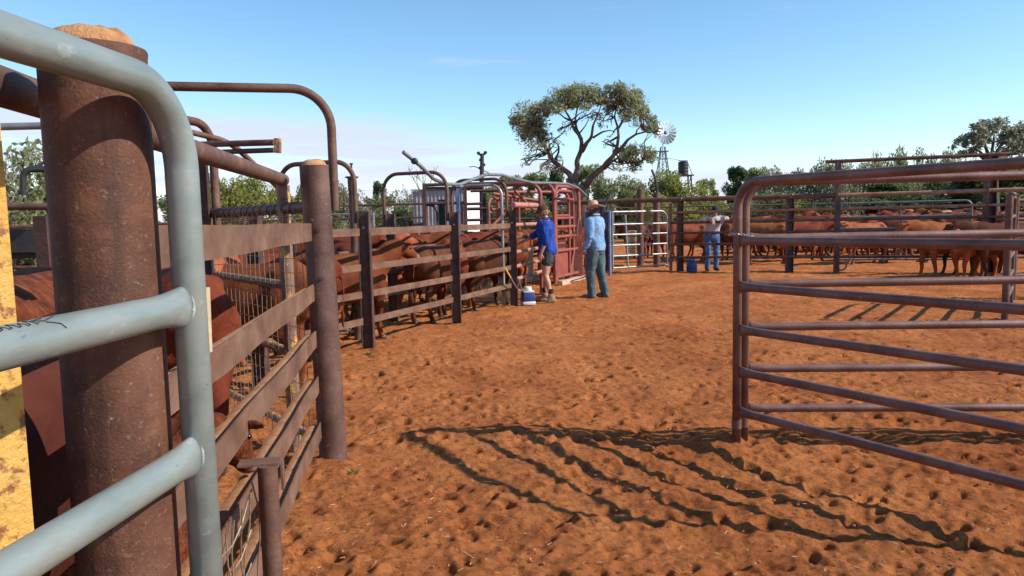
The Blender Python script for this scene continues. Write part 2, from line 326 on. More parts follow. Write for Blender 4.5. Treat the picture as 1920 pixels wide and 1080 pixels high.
def ground_mat():
    ma = bpy.data.materials.new('red sand'); ma.use_nodes = True; t = ma.node_tree; t.nodes.clear()
    out = N(t, 'ShaderNodeOutputMaterial'); bs = N(t, 'ShaderNodeBsdfPrincipled', Roughness=.95); bs.inputs['Specular IOR Level'].default_value = .1; L(t, bs.outputs[0], out.inputs[0])
    tc = N(t, 'ShaderNodeTexCoord'); o = tc.outputs['Object']
    def nz(s, d=6., r=.6): n = N(t, 'ShaderNodeTexNoise', Scale=s, Detail=d, Roughness=r); L(t, o, n.inputs[0]); return n.outputs[0]
    def ramp(inp, st):
        rp = N(t, 'ShaderNodeValToRGB'); L(t, inp, rp.inputs[0]); e = rp.color_ramp.elements
        for i, (p, c) in enumerate(st):
            if i < 2: e[i].position = p; e[i].color = (*c, 1)
            else: q = e.new(p); q.color = (*c, 1)
        return rp.outputs[0]
    def mix(a, b, f, mode='MIX'):
        mx = N(t, 'ShaderNodeMix'); mx.data_type = 'RGBA'; mx.blend_type = mode
        for i, v in ((0, f), (6, a), (7, b)):
            if isinstance(v, (int, float)): mx.inputs[i].default_value = v
            elif isinstance(v, tuple): mx.inputs[i].default_value = (*v, 1)
            else: L(t, v, mx.inputs[i])
        return mx.outputs[2]
    c = ramp(nz(.8, 5), [(.35, (.43, .128, .038)), (.65, (.58, .205, .064))])
    # dry chaff trampled into the sand along the yard
    spx = N(t, 'ShaderNodeSeparateXYZ'); L(t, o, spx.inputs[0])
    chaff = mth(t, 'ADD', mth(t, 'MULTIPLY', mth(t, 'SUBTRACT', 2.0, spx.outputs[0]), .16, clamp=True), mth(t, 'MULTIPLY_ADD', nz(.7, 3), 1.6, -.75), clamp=True)
    c = mix(c, (.54, .27, .115), mth(t, 'MULTIPLY', mth(t, 'MULTIPLY', ramp(nz(42, 4, .75), [(.47, (0, 0, 0)), (.62, (1, 1, 1))]), .75), chaff))
    c = mix(c, (.22, .062, .022), mth(t, 'MULTIPLY', ramp(nz(2.3, 5, .65), [(.50, (0, 0, 0)), (.68, (1, 1, 1))]), .55))
    c = mix(c, (.15, .042, .016), mth(t, 'MULTIPLY', ramp(nz(16, 7, .8), [(.50, (0, 0, 0)), (.64, (1, 1, 1))]), .8))
    c = mix(c, (.10, .035, .016), mth(t, 'MULTIPLY', ramp(nz(34, 4, .7), [(.59, (0, 0, 0)), (.66, (1, 1, 1))]), .8))
    # distant pale scrub soil
    sp = N(t, 'ShaderNodeSeparateXYZ'); L(t, o, sp.inputs[0])
    far = mth(t, 'DIVIDE', mth(t, 'SUBTRACT', sp.outputs[1], 42), 12, clamp=True)
    c = mix(c, ramp(nz(.5, 4), [(.4, (.20, .17, .06)), (.6, (.38, .20, .09))]), far)
    L(t, c, bs.inputs['Base Color'])
    b1 = N(t, 'ShaderNodeBump', Strength=1.0, Distance=.032); L(t, nz(38, 9, .78), b1.inputs['Height'])
    b2 = N(t, 'ShaderNodeBump', Strength=.6, Distance=.006); L(t, nz(160, 4, .7), b2.inputs['Height']); L(t, b1.outputs[0], b2.inputs['Normal']); L(t, b2.outputs[0], bs.inputs['Normal'])
    return ma
go = link('ground', make_ground(), ground_mat(), sharp=0); tag(go, 'churned red sand covered in hoof prints', kind='structure')
# straw and dung crumbs
def litter():
    s = MB(); g = random.Random(5)
    for _ in range(1500):
        d = math.exp(g.uniform(math.log(2.2), math.log(16))); a = g.uniform(-.5, .62); x, y = d*math.sin(a)*1.0, d*math.cos(a)
        if x < -1.3 and y < 8: continue
        if g.random() > .35+.65*math.exp(-abs(x+.2)/1.2): continue
        l = g.uniform(.008, .03) if g.random() < .95 else g.uniform(.05, .11); an = g.uniform(0, 6.28); z = .012+g.uniform(0, .015)
        dx, dy = math.cos(an)*l/2, math.sin(an)*l/2; w = .0013
        s.bar((x-dx, y-dy, z+g.uniform(0, .008)), (x+dx, y+dy, z+g.uniform(0, .012)), w, w*1.6)
    return s
tag(litter().build('straw_litter', mat('straw', [(.55, .38, .18), (.70, .54, .30)], 3, .8, island=.5), smooth=False), 'pale straw bits scattered on the red sand', kind='stuff')
def clods():
    s = MB(); g = random.Random(11)
    for _ in range(800):
        d = math.exp(g.uniform(math.log(2.2), math.log(15))); a = g.uniform(-.55, .66); x, y = d*math.sin(a), d*math.cos(a)
        r = g.uniform(.003, .009); s.ell((x, y, .008), (r*g.uniform(.8, 1.5), r*g.uniform(.8, 1.4), r*.8), 5, 4)
    return s
tag(clods().build('soil_crumbs', mat('soil crumb', [(.28, .088, .03), (.38, .13, .046)], 3, .95, island=.6), smooth=False), 'small crumbs of red earth on the sand', kind='stuff')
def weed(x, y, label, n=26, seed=0):
    s = MB(); g = random.Random(seed)
    for _ in range(n):
        a = g.uniform(0, 6.28); l = g.uniform(.02, .06); b = Vector((x+g.uniform(-.04, .04), y+g.uniform(-.03, .03), .01)); d = Vector((math.cos(a), math.sin(a), g.uniform(.3, 1.2))).normalized()
        w = d.cross(Vector((0, 0, 1))).normalized()*.006
        s.add([b, b+d*l*.5+w, b+d*l, b+d*l*.5-w], [(0, 1, 2, 3)])
    tag(s.build('weed', mat('weed leaf', [(.14, .20, .05), (.20, .27, .08)], 9, .7), loc=(x, y, 0), smooth=False), label, 'weed', 'small weeds at fence posts')
p = W(600, 885, z=0); weed(p.x, p.y, 'small green weed at foot of the thick brown pipe post', 30, 1)
p = W(663, 893, z=0); weed(p.x, p.y, 'sprig of weed in open sand beside the thick brown pipe post', 18, 2)
p = W(695, 663, z=0); weed(p.x, p.y-.1, 'green weed tuft at foot of the first dark beam post', 40, 3)

# ---------------------------------------------------------------- generic yard pieces
def pipe(name, pts, r, m=RUST, parent=None, seg=14, **kw): return MB().tube(pts, r, seg).build(name, m, parent, **kw)
def sadd(p0, p1, r, both=True, k=1.5):
    """rail path + radii with flattened (flared) welded ends"""
    p0 = Vector(p0); p1 = Vector(p1); d = (p1-p0); l = d.length; d.normalize(); ts = [0, .03, .07, .12]
    P = [p0+d*t for t in ts]+[p1-d*t for t in reversed(ts)]
    return P
def flare_tube(s, p0, p1, r, up=Vector((0, 0, 1)), e0=True, e1=True, seg=16, k=1.42):
    """round pipe whose ends are squashed tall where they are welded to an upright"""
    p0 = Vector(p0); p1 = Vector(p1); d = p1-p0; l = d.length; d.normalize(); u = (up-d*up.dot(d)).normalized(); w = d.cross(u)
    rings = []
    st = [(0, 1.0), (.02, .9), (.045, .55), (.075, .2), (.11, 0)]
    for t, q in st: rings.append((p0+d*t, q if e0 else 0))
    for t, q in reversed(st): rings.append((p0+d*(l-t), q if e1 else 0))
    s.loft([(c, u*(r*(1+(k-1)*q)), w*(-r*(1-.42*q))) for c, q in rings], seg); return s
def hpost(s, p, h, fw=.10, dp=.10, t=.010, ax=(1, 0)):
    """H-section upright: flanges across ax, web between"""
    p = Vector(p); a = Vector((ax[0], ax[1], 0)).normalized(); b = Vector((-a.y, a.x, 0))
    for sg in (-1, 1): s.bar(p+a*(sg*(dp/2-t/2)), p+a*(sg*(dp/2-t/2))+Vector((0, 0, h)), fw, t, up=b)
    s.bar(p, p+Vector((0, 0, h)), dp-2*t, t*.8, up=a); return s
Z = lambda v, z: Vector((v.x, v.y, z))

# ---------------------------------------------------------------- foreground left
def mound(s, c, r, h, seg=40, seed=0):
    prof = []; c = Vector(c); g = random.Random(seed); n = 9; vs = []; 
    for j in range(n+1):
        q = j/n; rad = r*math.cos(q*math.pi/2)**.5 if j < n else 0.002
        for k in range(seg):
            th = 2*math.pi*k/seg; v = Vector((rad*math.cos(th), rad*math.sin(th), h*math.sin(q*math.pi/2)))
            v *= 1; vs.append(v)
    A = np.array([tuple(v) for v in vs]); A[:, 2] += (noise3(A*60+seed)*.004+noise3(A*170+seed)*.0022)*(A[:, 2]/h*.8+.2)
    fs = [(i*seg+k, i*seg+(k+1) % seg, (i+1)*seg+(k+1) % seg, (i+1)*seg+k) for i in range(n) for k in range(seg)]
    s.add([c+Vector(a) for a in A], fs+[tuple(range(n*seg, (n+1)*seg))]); return s
BP = Vector((-.789, 1.46, 0))
t = thing('pipe_post', 'thick pitted rusty pipe post with heaped sand on top, beside the grey green gate', 'post', BP)
s = MB(); s.lathe(BP, [(.094, -.3), (.094, 1.825), (.0955, 1.835), (.094, 1.84), (.088, 1.84), (.088, 1.80)], 64); s.build('post_pipe', RUSTPOST, t, sharp=50)
mound(MB(), BP+Vector((-.004, 0, 1.806)), .0885, .072, 48, 4).build('sand_cap', SANDT, t, sharp=0)
# small hinge lug behind the post, towards the pen
s = MB(); s.bar(W(88, 405, y=1.75), W(96, 500, y=1.75), .06, .03, up=(0, 1, 0)); s.build('hinge_lug', RUSTD, t)

# grey green gate
GX, GY = -.643, 1.482; gd = Vector((-.085, -1, 0)).normalized(); gz = Vector((GX, GY, 0))
t = thing('yard_gate_or_frame', 'close grey green pipe gate with rounded corner, swung against the sand-topped post', 'gate', gz)
GR = .0313; glen = 2.6; far = gz+gd*glen
zt = 1.763
s = MB(); s.tube(rounded([Z(gz, .12), Z(gz, zt), Z(far, zt), Z(far, .12)], .155, 14), GR, 32); s.build('gate_frame', GALVG, t, sharp=0)
for z in (1.343, 1.043, .742, .44, .14):
    s = MB(); a = Z(gz, z)+gd*.018; flare_tube(s, a, Z(far, z)-gd*.018, GR*.97, seg=28, k=1.35)
    r = s.build('rail', GALVG, t, sharp=0)
    s = MB()
    ring = []
    for k in range(25):
        th = 2*math.pi*k/24; ring.append(a+gd*.006+Vector((0, 0, GR*1.36*math.sin(th)))+Vector((1, 0, 0))*(GR*.62*math.cos(th)))
    s.tube(ring, .0032, 6, caps=False); s.build('weld_bead', WELD, r, sharp=0)

# marker scribble on the upper rail
sc_t = t; z_ = 1.343; a_ = Z(gz, z_); s = MB()
def onrail(u, v):   # u metres back along the rail, v angle up from the side facing the yard
    return a_+gd*u+Vector((math.cos(v), -gd.x*-math.cos(v)*0, math.sin(v)))*(GR*.995)
def stroke(pts): s.tube([onrail(*q) for q in pts], .0009, 5)
u0 = .46
for k in range(7):
    b = u0+k*.017; h_ = (.50, .30, .42, .26, .50, .30, .36)[k]; stroke([(b, 1.02), (b-.004, 1.02+h_), (b-.010, 1.0+h_*.6), (b-.012, .98), (b-.017, 1.05)])
stroke([(u0-.035, 1.40), (u0-.01, 1.30), (u0-.03, 1.1), (u0-.045, 1.25), (u0-.06, 1.38)]); stroke([(u0-.03, 1.0), (u0-.05, .75), (u0-.055, .45)])
rl_ = [o for o in sc_t.children if o.name.startswith('rail')][0]; s.build('marker_scribble', BLACKM, rl_)
# yellow upright
t = thing('yellow_post', 'flaking yellow painted steel upright at the very edge beside the rusty post', 'post', (-.88, 1.25, 0))
s = MB(); c = W(35, 600, y=1.25); c = Vector((c.x-.060, 1.25, 0)); s.bar(c+Vector((0, 0, -.2)), c+Vector((0, 0, 1.86)), .010, .10, up=(.86, -.5, 0)); s.bar(c+Vector((-.055, -.02, -.2)), c+Vector((-.055, -.02, 1.86)), .07, .010, up=(.86, -.5, 0)); s.build('angle_iron', YELL, t, sharp=30)

# flat rail fence from the sand-topped post to the round post
RF = lambda y: Vector((-.611-.133*y, y, 0))
P0 = W(620, 876, z=0); P0 = Vector((P0.x-.0, P0.y+.085, 0))
t = thing('flat_rail_fence', 'rusty fence of five flat steel rails running between the two sand-filled pipe posts', 'fence', RF(3))
fd = (RF(4)-RF(1)).normalized(); fw = Vector((-fd.y, fd.x, 0))   # fw points left (into the pen)
if fw.x > 0: fw = -fw
RAILZ = (1.45, 1.085, .80, .52, .235)
for i, z in enumerate(RAILZ):
    a = Z(RF(1.5), z); b = Z(Vector((P0.x-.06, P0.y-.03, 0)), z); s = MB(); h = .105 if i == 0 else .10
    nn = 22; wob = [Vector((0, 0, .0012*math.sin(k*.5+i*2)+random.uniform(-.0005, .0005)))+fw*(.004*math.sin(k*.6+i)) if 0 < k < nn else Vector((0, 0, 0)) for k in range(nn+1)]
    uu = Vector((0, 0, 1)); vs = []
    for k in range(nn+1):
        c_ = a.lerp(b, k/nn)+wob[k]; e_ = random.uniform(-.0012, .0012); vs += [c_-uu*(h/2+e_)-fw*.0035, c_-uu*(h/2+e_)+fw*.0035, c_+uu*(h/2-e_)+fw*.0035, c_+uu*(h/2-e_)-fw*.0035]
    s.add(vs, [(k*4+j, k*4+(j+1) % 4, (k+1)*4+(j+1) % 4, (k+1)*4+j) for k in range(nn) for j in range(4)]+[(3, 2, 1, 0), (nn*4, nn*4+1, nn*4+2, nn*4+3)])
    if i: s.bar(a+fw*.042+Vector((0, 0, .012)), b+fw*.042+Vector((0, 0, .012)), .006, .078)
    rl = s.build('rail', CHAN, t)
    if i:
        q = MB(); n = 60; seg = []
        for k in range(n):
            c0 = a.lerp(b, k/n); c1 = a.lerp(b, (k+1)/n)
        vs = []; 
        for k in range(n+1):
            c0 = a.lerp(b, k/n)
            for j, (o, hh) in enumerate(((.005, .0), (.022, .006), (.042, .010), (.062, .008), (.080, .0))):
                p_ = c0+fw*o+Vector((0, 0, .0152+hh*(.75+.6*random.random()))); vs.append(p_)
        q.add(vs, [(k*5+j, k*5+j+1, (k+1)*5+j+1, (k+1)*5+j) for k in range(n) for j in range(4)]); q.build('dust_layer', DUST, rl, sharp=0)
t2 = thing('pipe_post', 'weathered brown round pipe post with small sand cap, middle distance, tall arch hinged on it', 'post', P0)
s = MB(); s.lathe(P0, [(.086, -.3), (.086, 1.84), (.087, 1.848), (.081, 1.848), (.081, 1.82)], 48); s.build('post_pipe', RUSTPOST2, t2, sharp=50)
mound(MB(), P0+Vector((0, 0, 1.825)), .079, .062, 32, 9).build('sand_cap', SANDT, t2, sharp=0)
s = MB(); hp = P0+Vector((.10, -.02, 0))
s.bar(Z(hp, 1.58)+Vector((-.012, .04, 0)), Z(hp, 1.84)+Vector((-.012, .04, 0)), .05, .026); s.build('hinge_weld', RUSTD, t2)
for z in (1.46, 1.17):
    s = MB(); q = P0+Vector((.02, -.083, z)); s.tube([q, q+Vector((.002, -.012, 0))], .012, 8); s.build('bolt', RUSTD, t2)
t2.rotation_euler.y = -.022     # it leans a little
# tall arch over the race entry
A1 = W(628, 395, y=4.74); tz = 2.27
t = thing('arch_hoop', 'tallest bent pipe arch reaching from behind the sand-topped post to the brown pipe post', 'arch', Z(A1, 0))
a = W(628, 395, y=4.74); b = Z(a, 2.33); c = W(200, 150, y=4.45); c.z = 2.33
s = MB(); s.tube(rounded([a, b, c, Z(c, 1.2)], .24, 12), .028, 20); s.build('hoop_pipe', RUST, t, sharp=60)

# low stub post with capped bracket and wire
SP = W(505, 875, y=2.35); SP = Vector((SP.x, SP.y, 0)); st = .0
SP = W(508, 1000, y=2.32); SPx = SP.x; topz = W(505, 872, y=2.32).z
t = thing('stub_post', 'short rusty stub post with a flat bracket, standing against the flat rails', 'post', (SPx, 2.32, 0))
s = MB(); s.tube([(SPx, 2.32, -.2), (SPx, 2.32, topz)], .031, 24); s.build('stub_pipe', RUST, t, sharp=50)
s = MB(); s.box((SPx-.03, 2.34, topz+.004), (.13, .07, .007), .2); s.box((SPx+.035, 2.36, topz-.045), (.007, .05, .09), .2); s.build('bracket', CHAN, t)
t = thing('wire_roll', 'loose sagging wire mesh hanging between flat rails and the stub post', 'wire mesh', (SPx-.1, 2.2, 0))
s = MB()
for k in range(7):
    x0, y0 = SPx-.06-.0*k, 2.34-.055*k
    P = [Vector((x0+.012*math.sin(j*1.3+k), y0+.012*math.sin(j*.9+k*2)+.01*j*(-1)**k, topz-.06-j*.10-.02*k)) for j in range(8)]
    s.tube(P, .0028, 6)
for j in range(7):
    P = [Vector((SPx-.065+.010*math.sin(k*1.1+j), 2.35-.06*k, topz-.09-j*.10-.03*k+.018*math.sin(k*1.7+j))) for k in range(7)]
    s.tube(P, .0028, 6)
s.build('wire_mesh', WIRE, t)

# top pipe of that fence, passing behind the thick post
ya, yb = 1.0, 4.72
Rp = lambda y: Vector((-.772-.137*y, y, 1.775))
t = thing('top_rail', 'thick rusty pipe rail running behind the thick post to the yellow-stained upright', 'rail', Rp(2))
s = MB(); s.tube([Rp(ya), Rp(yb)], .039, 28); s.build('rail_pipe', RUST, t, sharp=60)
# upright carrying it + mesh panel
MP = lambda q: Vector((-1.466, 4.87, 0))+Vector((-.61, .793, 0))*q       # q = metres along, away from the round post
t = thing('mesh_panel', 'wire mesh pen panel with yellow-stained pipes, seen between the flat rails', 'panel', MP(0))
s = MB(); s.tube([Z(MP(0), -.1), Z(MP(0), 1.75)], .042, 20); s.build('upright', YPIPE, t, sharp=50)
s = MB(); s.tube([Z(MP(1.70), -.1), Z(MP(1.70), 1.60)], .034, 16); s.build('upright', YPIPE, t, sharp=50)
s = MB(); s.tube([Z(MP(-.42), 1.60), Z(MP(1.70), 1.60)], .036, 16); s.build('top_pipe', RUSTD, t)
for z, r, a_ in ((1.10, .030, .03), (.66, .028, -.30), (.15, .026, -.30)):
    s = MB(); s.tube([Z(MP(a_), z), Z(MP(1.70), z)], r, 14); s.build('cross_pipe', YPIPE, t)
def mesh_wire(s, f, u0, u1, z0, z1, du, dz, r=.0023, wob=.008, seed=0):
    g = random.Random(seed); n = int((u1-u0)/du); k = int((z1-z0)/dz)
    for i in range(n+1):
        u = u0+i*du; s.tube([f(u+g.uniform(-wob, wob), z0+j*(z1-z0)/8, 0.003*math.sin(j*2+i)) for j in range(9)], r, 5)
    for j in range(k+1):
        z = z0+j*dz; s.tube([f(u0+i*(u1-u0)/12, z+g.uniform(-wob, wob)*.8, -.003*math.sin(i*2+j)) for i in range(13)], r, 5)
pn = Vector((.793, .61, 0))
s = MB(); mesh_wire(s, lambda u, z, o: Z(MP(u), z)-pn*(.034+o), -.34, 1.66, .05, 1.59, .095, .088, seed=3); s.build('wire_mesh', WIRE, t)
s = MB()
d = Vector((-.61, .793, 0)); s.tube([Z(MP(-.25+.135*a/6.2832), 1.60)+pn*.0375*math.cos(a)+Vector((0, 0, .0375*math.sin(a))) for a in np.arange(0, 15*6.2832, .5)], .0032, 5)
s.build('tie_wire', BLACKM, t)
# beam post and pipes at the far end of the mesh panel
BQ = Vector((-2.47, 6.05, 0))
t = thing('arch_post', 'dark beam post with bent pipe hoop on top, at far end of mesh panel', 'post', BQ)
s = MB(); hpost(s, BQ, 2.08, .12, .10, ax=(1, .3)); s.build('beam', RUSTD, t)
h0 = BQ+Vector((.08, .06, 0)); s = MB(); s.tube(rounded([Z(h0, 1.45), Z(h0, 2.31), Z(h0, 2.31)+Vector((-.25, -.95, 0)), Z(h0, 1.5)+Vector((-.25, -.95, 0))], .2, 10), .033, 18); s.build('hoop_pipe', RUST, t, sharp=60)
t = thing('swept_pipe', 'long thin pipe sweeping down behind the capped double rail to the round post', 'pipe', W(480, 320, y=5.6))
s = MB(); s.tube(rounded([W(350, 246, y=5.3), W(375, 252, y=5.4), W(432, 266, y=5.6), W(515, 345, y=5.9), W(572, 402, y=6.1)], [.3, .5, .9], 8), .021, 14); s.build('bent_pipe', RUST, t, sharp=60)
t = thing('double_rail', 'capped pair of parallel horizontal pipes jutting out above the mesh panel', 'rail', W(450, 275, y=5.0))
for y0, y1 in ((270, 267), (285.5, 281.5)):
    s = MB(); s.tube([W(372, y0+1, y=5.25), W(515, y1, y=5.0)], .021 if y0 == 270 else .017, 14); s.build('rail_pipe', RUST if y0 == 270 else RUSTD, t)
s = MB(); a = W(519, 259, y=5.0); b = W(519, 286, y=5.0); s.bar(a, b, .008, .035, up=(0, 1, 0)); s.bar(a+Vector((0, .02, 0)), b+Vector((0, .02, 0)), .05, .035, up=(0, 1, 0)); s.build('end_plate', YPIPE, t)
# things at the extreme left
t = thing('pen_rails', 'two pen pipes crossing behind the yellow upright, upper one pale, lower one rusty', 'fence', (-2.6, 3.2, 0))
for (x0, y0, x1, y1, yy, r, m_) in ((-60, 239, 100, 234, 3.3, .016, GALV), (-60, 388, 120, 387, 3.6, .017, RUST)):
    s = MB(); s.tube([W(x0, y0, y=yy), W(x1+60, y1, y=yy)], r, 12); s.build('rail_pipe', m_, t)
t = thing('heavy_beam', 'thick dark square beam crossing low between yellow upright and thick post', 'beam', (-1.5, 2.1, 1.4))
s = MB(); s.bar(W(-40, 452, y=2.1), W(150, 450, y=2.15), .065, .06); s.bar(W(-40, 476, y=2.13), W(150, 472, y=2.18), .03, .05); s.build('beam_tube', BLACKM, t)
t = thing('pen_pipe', 'dark lower pen pipe running behind the thick post near the cows', 'pipe', (-1.3, 1.9, .8))
s = MB(); s.tube([W(-30, 880, y=1.9), W(180, 800, y=2.1)], .03, 16); s.build('rail_pipe', BLACKM, t)
t = thing('bent_hook_pipe', 'small dark hooked pipe end against the green bush, behind the thick post', 'pipe', W(45, 340, y=4.2))
s = MB(); s.tube(rounded([W(43, 360, y=4.2), W(43, 318, y=4.2), W(130, 316, y=4.3)], .05, 8), .017, 12); s.build('hook_pipe', BLACKM, t); s = MB(); s.tube([W(43, 358, y=4.2), W(43, 366, y=4.2)], .026, 12); s.build('collar', BLACKM, t)
t = thing('side_plate', 'weathered pale timber-coloured plate wired behind the grey green gate upright', 'plate', W(384, 600, y=2.0))
s = MB(); s.bar(W(379, 540, y=2.0), W(384, 662, y=2.0), .05, .022, up=(0, 1, 0)); s.build('plate', PALEB, t)
s = MB(); s.bar(W(383, 664, y=2.02), W(388, 765, y=2.02), .04, .02, up=(0, 1, 0)); s.build('bracket', RUSTPOST, t)

# ---------------------------------------------------------------- foreground right gates
G0 = W(1386, 838, z=0)
def pipe_gate(label, base, d, length, zs, ztop, r, m_, rp=None):
    t = thing('pipe_gate', label, 'gate', base); far = base+d*length
    s = MB(); s.tube(rounded([Z(base, .02), Z(base, ztop), Z(far, ztop), Z(far, .02)], .16, 12), r, 24); fr = s.build('gate_frame', m_, t, sharp=0)
    s = MB(); s.tube([Z(base, .13), Z(base, .19)], r*1.12, 20); s.build('sleeve', m_, fr)
    for z in zs: flare_tube(MB(), Z(base, z)+d*r*.7, Z(far, z)-d*r*.7, rp or r*.95, seg=20).build('rail', m_, t, sharp=0) if False else None
    for z in zs:
        s = MB(); flare_tube(s, Z(base, z)+d*r*.7, Z(far, z)-d*r*.7, rp or r*.95, seg=20); s.build('rail', m_, t, sharp=0)
    return t
GZS = (1.335, 1.045, .77, .50, .24)
GM = mat('brown gate pipe', [(.12, .055, .043), (.185, .095, .075), (.25, .14, .115)], 4, .5, .25, .2, 60, spots=[((.30, .16, .10), 14, .6, .75), ((.07, .035, .03), 24, .66, .78)])
dA = Vector((.98, -1.54, 0)).normalized(); dB = Vector((1.66, -.12, 0)).normalized()
ga = G0+Vector((-.022, -.015, 0)); gb = G0+Vector((.036, .02, 0))
pipe_gate('nearer of two rusty brown pipe gates chained together, angling towards the viewer', ga, dA, 1.83, GZS, 1.70, .0275, GM)
pipe_gate('rear of two rusty brown pipe gates chained together, running level away from the chain', gb, dB, 3.3, (1.345, 1.055, .78, .51, .25), 1.70, .0275, GM)
t = thing('gate_chain', 'short silvery chain looped round both brown gate uprights', 'chain', Z(G0, 1.36))
s = MB(); n = 26; hw = .075
for k in range(n):
    th = 2*math.pi*k/n; c = Vector((G0.x+.007+hw*math.cos(th), G0.y+.002+.05*math.sin(th), 1.362-.012*math.sin(th*1+1)+.004*random.random())); tn = Vector((-hw*math.sin(th), .05*math.cos(th), 0)).normalized()
    up = Vector((0, 0, 1)) if k % 2 else tn.cross(Vector((0, 0, 1)))
    ring = [c+tn*.013*math.cos(a)+up*.007*math.sin(a) for a in np.linspace(0, 2*math.pi, 11)]; s.tube(ring, .0028, 5)
s.build('chain_links', WIREG, t)
# ---------------------------------------------------------------- the race (curved cattle lane) beyond the round post
R1 = W(692, 659, z=0); R2 = W(857, 607, z=0); R3 = W(964, 573, z=0); RD = (R3-R1).normalized(); RP = Vector((-RD.y, RD.x, 0))*1.05
R0 = R1-(R2-R1).normalized()*1.7+Vector((-.1, 0, 0))
t = thing('race_fence', 'near side fence of the cattle race, four flat rails on dark beam posts', 'fence', R1)
for b, h in ((R1, 1.63), (R2, 1.62), (R3, 1.66), (R0, 1.6)):
    s = MB(); hpost(s, b+Vector((0, 0, -.1)), h+.1, .12, .135, ax=(1, .0)); p = s.build('post', RUSTD, t)
    q = MB(); c = b+Vector((-.005, -.008, 1.44)); q.tube([c, c+Vector((0, -.012, 0))], .016, 8); q.build('bolt', GALV, p)
for a, b in ((R0, R1), (R1, R2), (R2, R3)):
    d = (b-a).normalized(); n = Vector((-d.y, d.x, 0))
    for z, h in ((1.39, .085), (.985, .078), (.67, .078), (.36, .078)):
        s = MB(); s.bar(Z(a, z)+d*.07+n*.02, Z(b, z)-d*.07+n*.02, h, .012); s.bar(Z(a, z-h/2+.005)+d*.07+n*.04, Z(b, z-h/2+.005)-d*.07+n*.04, .009, .04); s.build('rail', CHAN, t)
t = thing('race_fence', 'far side fence of the cattle race, round rails half hidden by the cattle', 'fence', R1+RP)
for b, h in ((R1, 1.55), (R2, 1.62), (R3, 1.55)):
    s = MB(); hpost(s, b+RP+Vector((0, 0, -.1)), h+.1, .12, .135); s.build('post', RUSTD, t)
for a, b in ((R0, R1), (R1, R2), (R2, R3)):
    for z, m_ in ((1.40, RUSTD), (1.10, RUST), (.78, RUST), (.45, GALVD)):
        s = MB(); s.tube([Z(a+RP*.9, z), Z(b+RP*.9, z)], .028, 12); s.build('rail', m_, t)
def hoop(label, base, z0l, z0r, tz, r=.026, m_=RUST, off=.0, rad=.25, wid=1.0):
    a = base+RD*off-Vector((.09, 0, 0)); b = a+RP*wid; t = thing('race_hoop', label, 'hoop', a, 'bent pipe hoops spanning the race')
    s = MB(); s.tube(rounded([Z(a, z0r), Z(a, tz), Z(b, tz), Z(b, z0l)], rad, 10), r, 16); s.build('hoop_pipe', m_, t, sharp=60)
    s = MB(); s.tube([Z(a, z0r-.01), Z(a, z0r+.05)], r*1.12, 14); s.build('collar', RUSTD, t); return t
hoop('pipe hoop over the race on the first dark beam post past the brown pipe post', R1, 1.35, 1.50, 2.20, .028)
hoop('pipe hoop over the race with a loose crooked pipe tied across its top', R2, 1.35, 1.50, 2.20)
hoop('rusty pipe hoop over the race just before the red crush', R3, 1.35, 1.55, 2.20)
t = thing('slide_gate', 'silvery galvanised sliding gate hoop standing inside the end of the race', 'gate', R3+RP*.1-RD*.35)
a = R3-RD*.30+Vector((-.06, .1, 0)); b = a+RP*.78; s = MB(); s.tube(rounded([Z(a, .1), Z(a, 2.09), Z(b, 2.09), Z(b, .1)], .2, 10), .024, 16); s.build('gate_hoop', GALV, t, sharp=60)
s = MB(); s.bar(Z(b, .9), Z(b, 2.05), .05, .12, up=(1, 0, 0)); s.build('guide_channel', BLUEL, t)
s = MB(); s.box(Z(a, .16), (.07, .07, .28)); s.build('foot_sleeve', RUSTD, t)
# loose crooked pipe lying over the hoops
t = thing('crooked_pipe', 'long crooked grey pipe drooping over the tops of the race hoops', 'pipe', W(845, 347, y=11))
pts = [W(756, 285, y=10.0), W(792, 314, y=10.25), W(812, 335, y=10.5), W(835, 345, y=10.9), W(862, 346, y=11.3), W(885, 337, y=11.7), W(912, 327, y=12.2), W(940, 328, y=12.7), W(965, 335, y=13.2), W(1000, 343, y=14), W(1035, 343, y=15), W(1065, 345, y=16.2), W(1085, 353, y=17.2), W(1101, 369, y=18)]
s = MB(); s.tube(rounded(pts, .25, 4), .026, 12); s.build('pipe', GALVD, t, sharp=60)
s = MB(); c = W(777, 302, y=10.1); s.ell(c, (.05, .03, .045)); s.build('wire_lashing', BLACKM, t)
t = thing('guide_post', 'round dark post with flange cap and thin pin, beyond the first hoop', 'post', W(663, 470, y=9.6))
b = W(663, 415, y=9.6); s = MB(); s.lathe(Z(b, 0), [(.05, 0), (.05, 1.9), (.055, 1.9), (.055, 2.06), (.085, 2.07), (.085, 2.085), (.03, 2.09)], 20); s.build('post_pipe', RUSTD, t); s = MB(); s.tube([Z(b, 2.09), Z(b, 2.25)], .012, 8); s.tube([Z(b, 2.235), Z(b, 2.255)], .022, 8); s.build('pin', RUSTD, t)
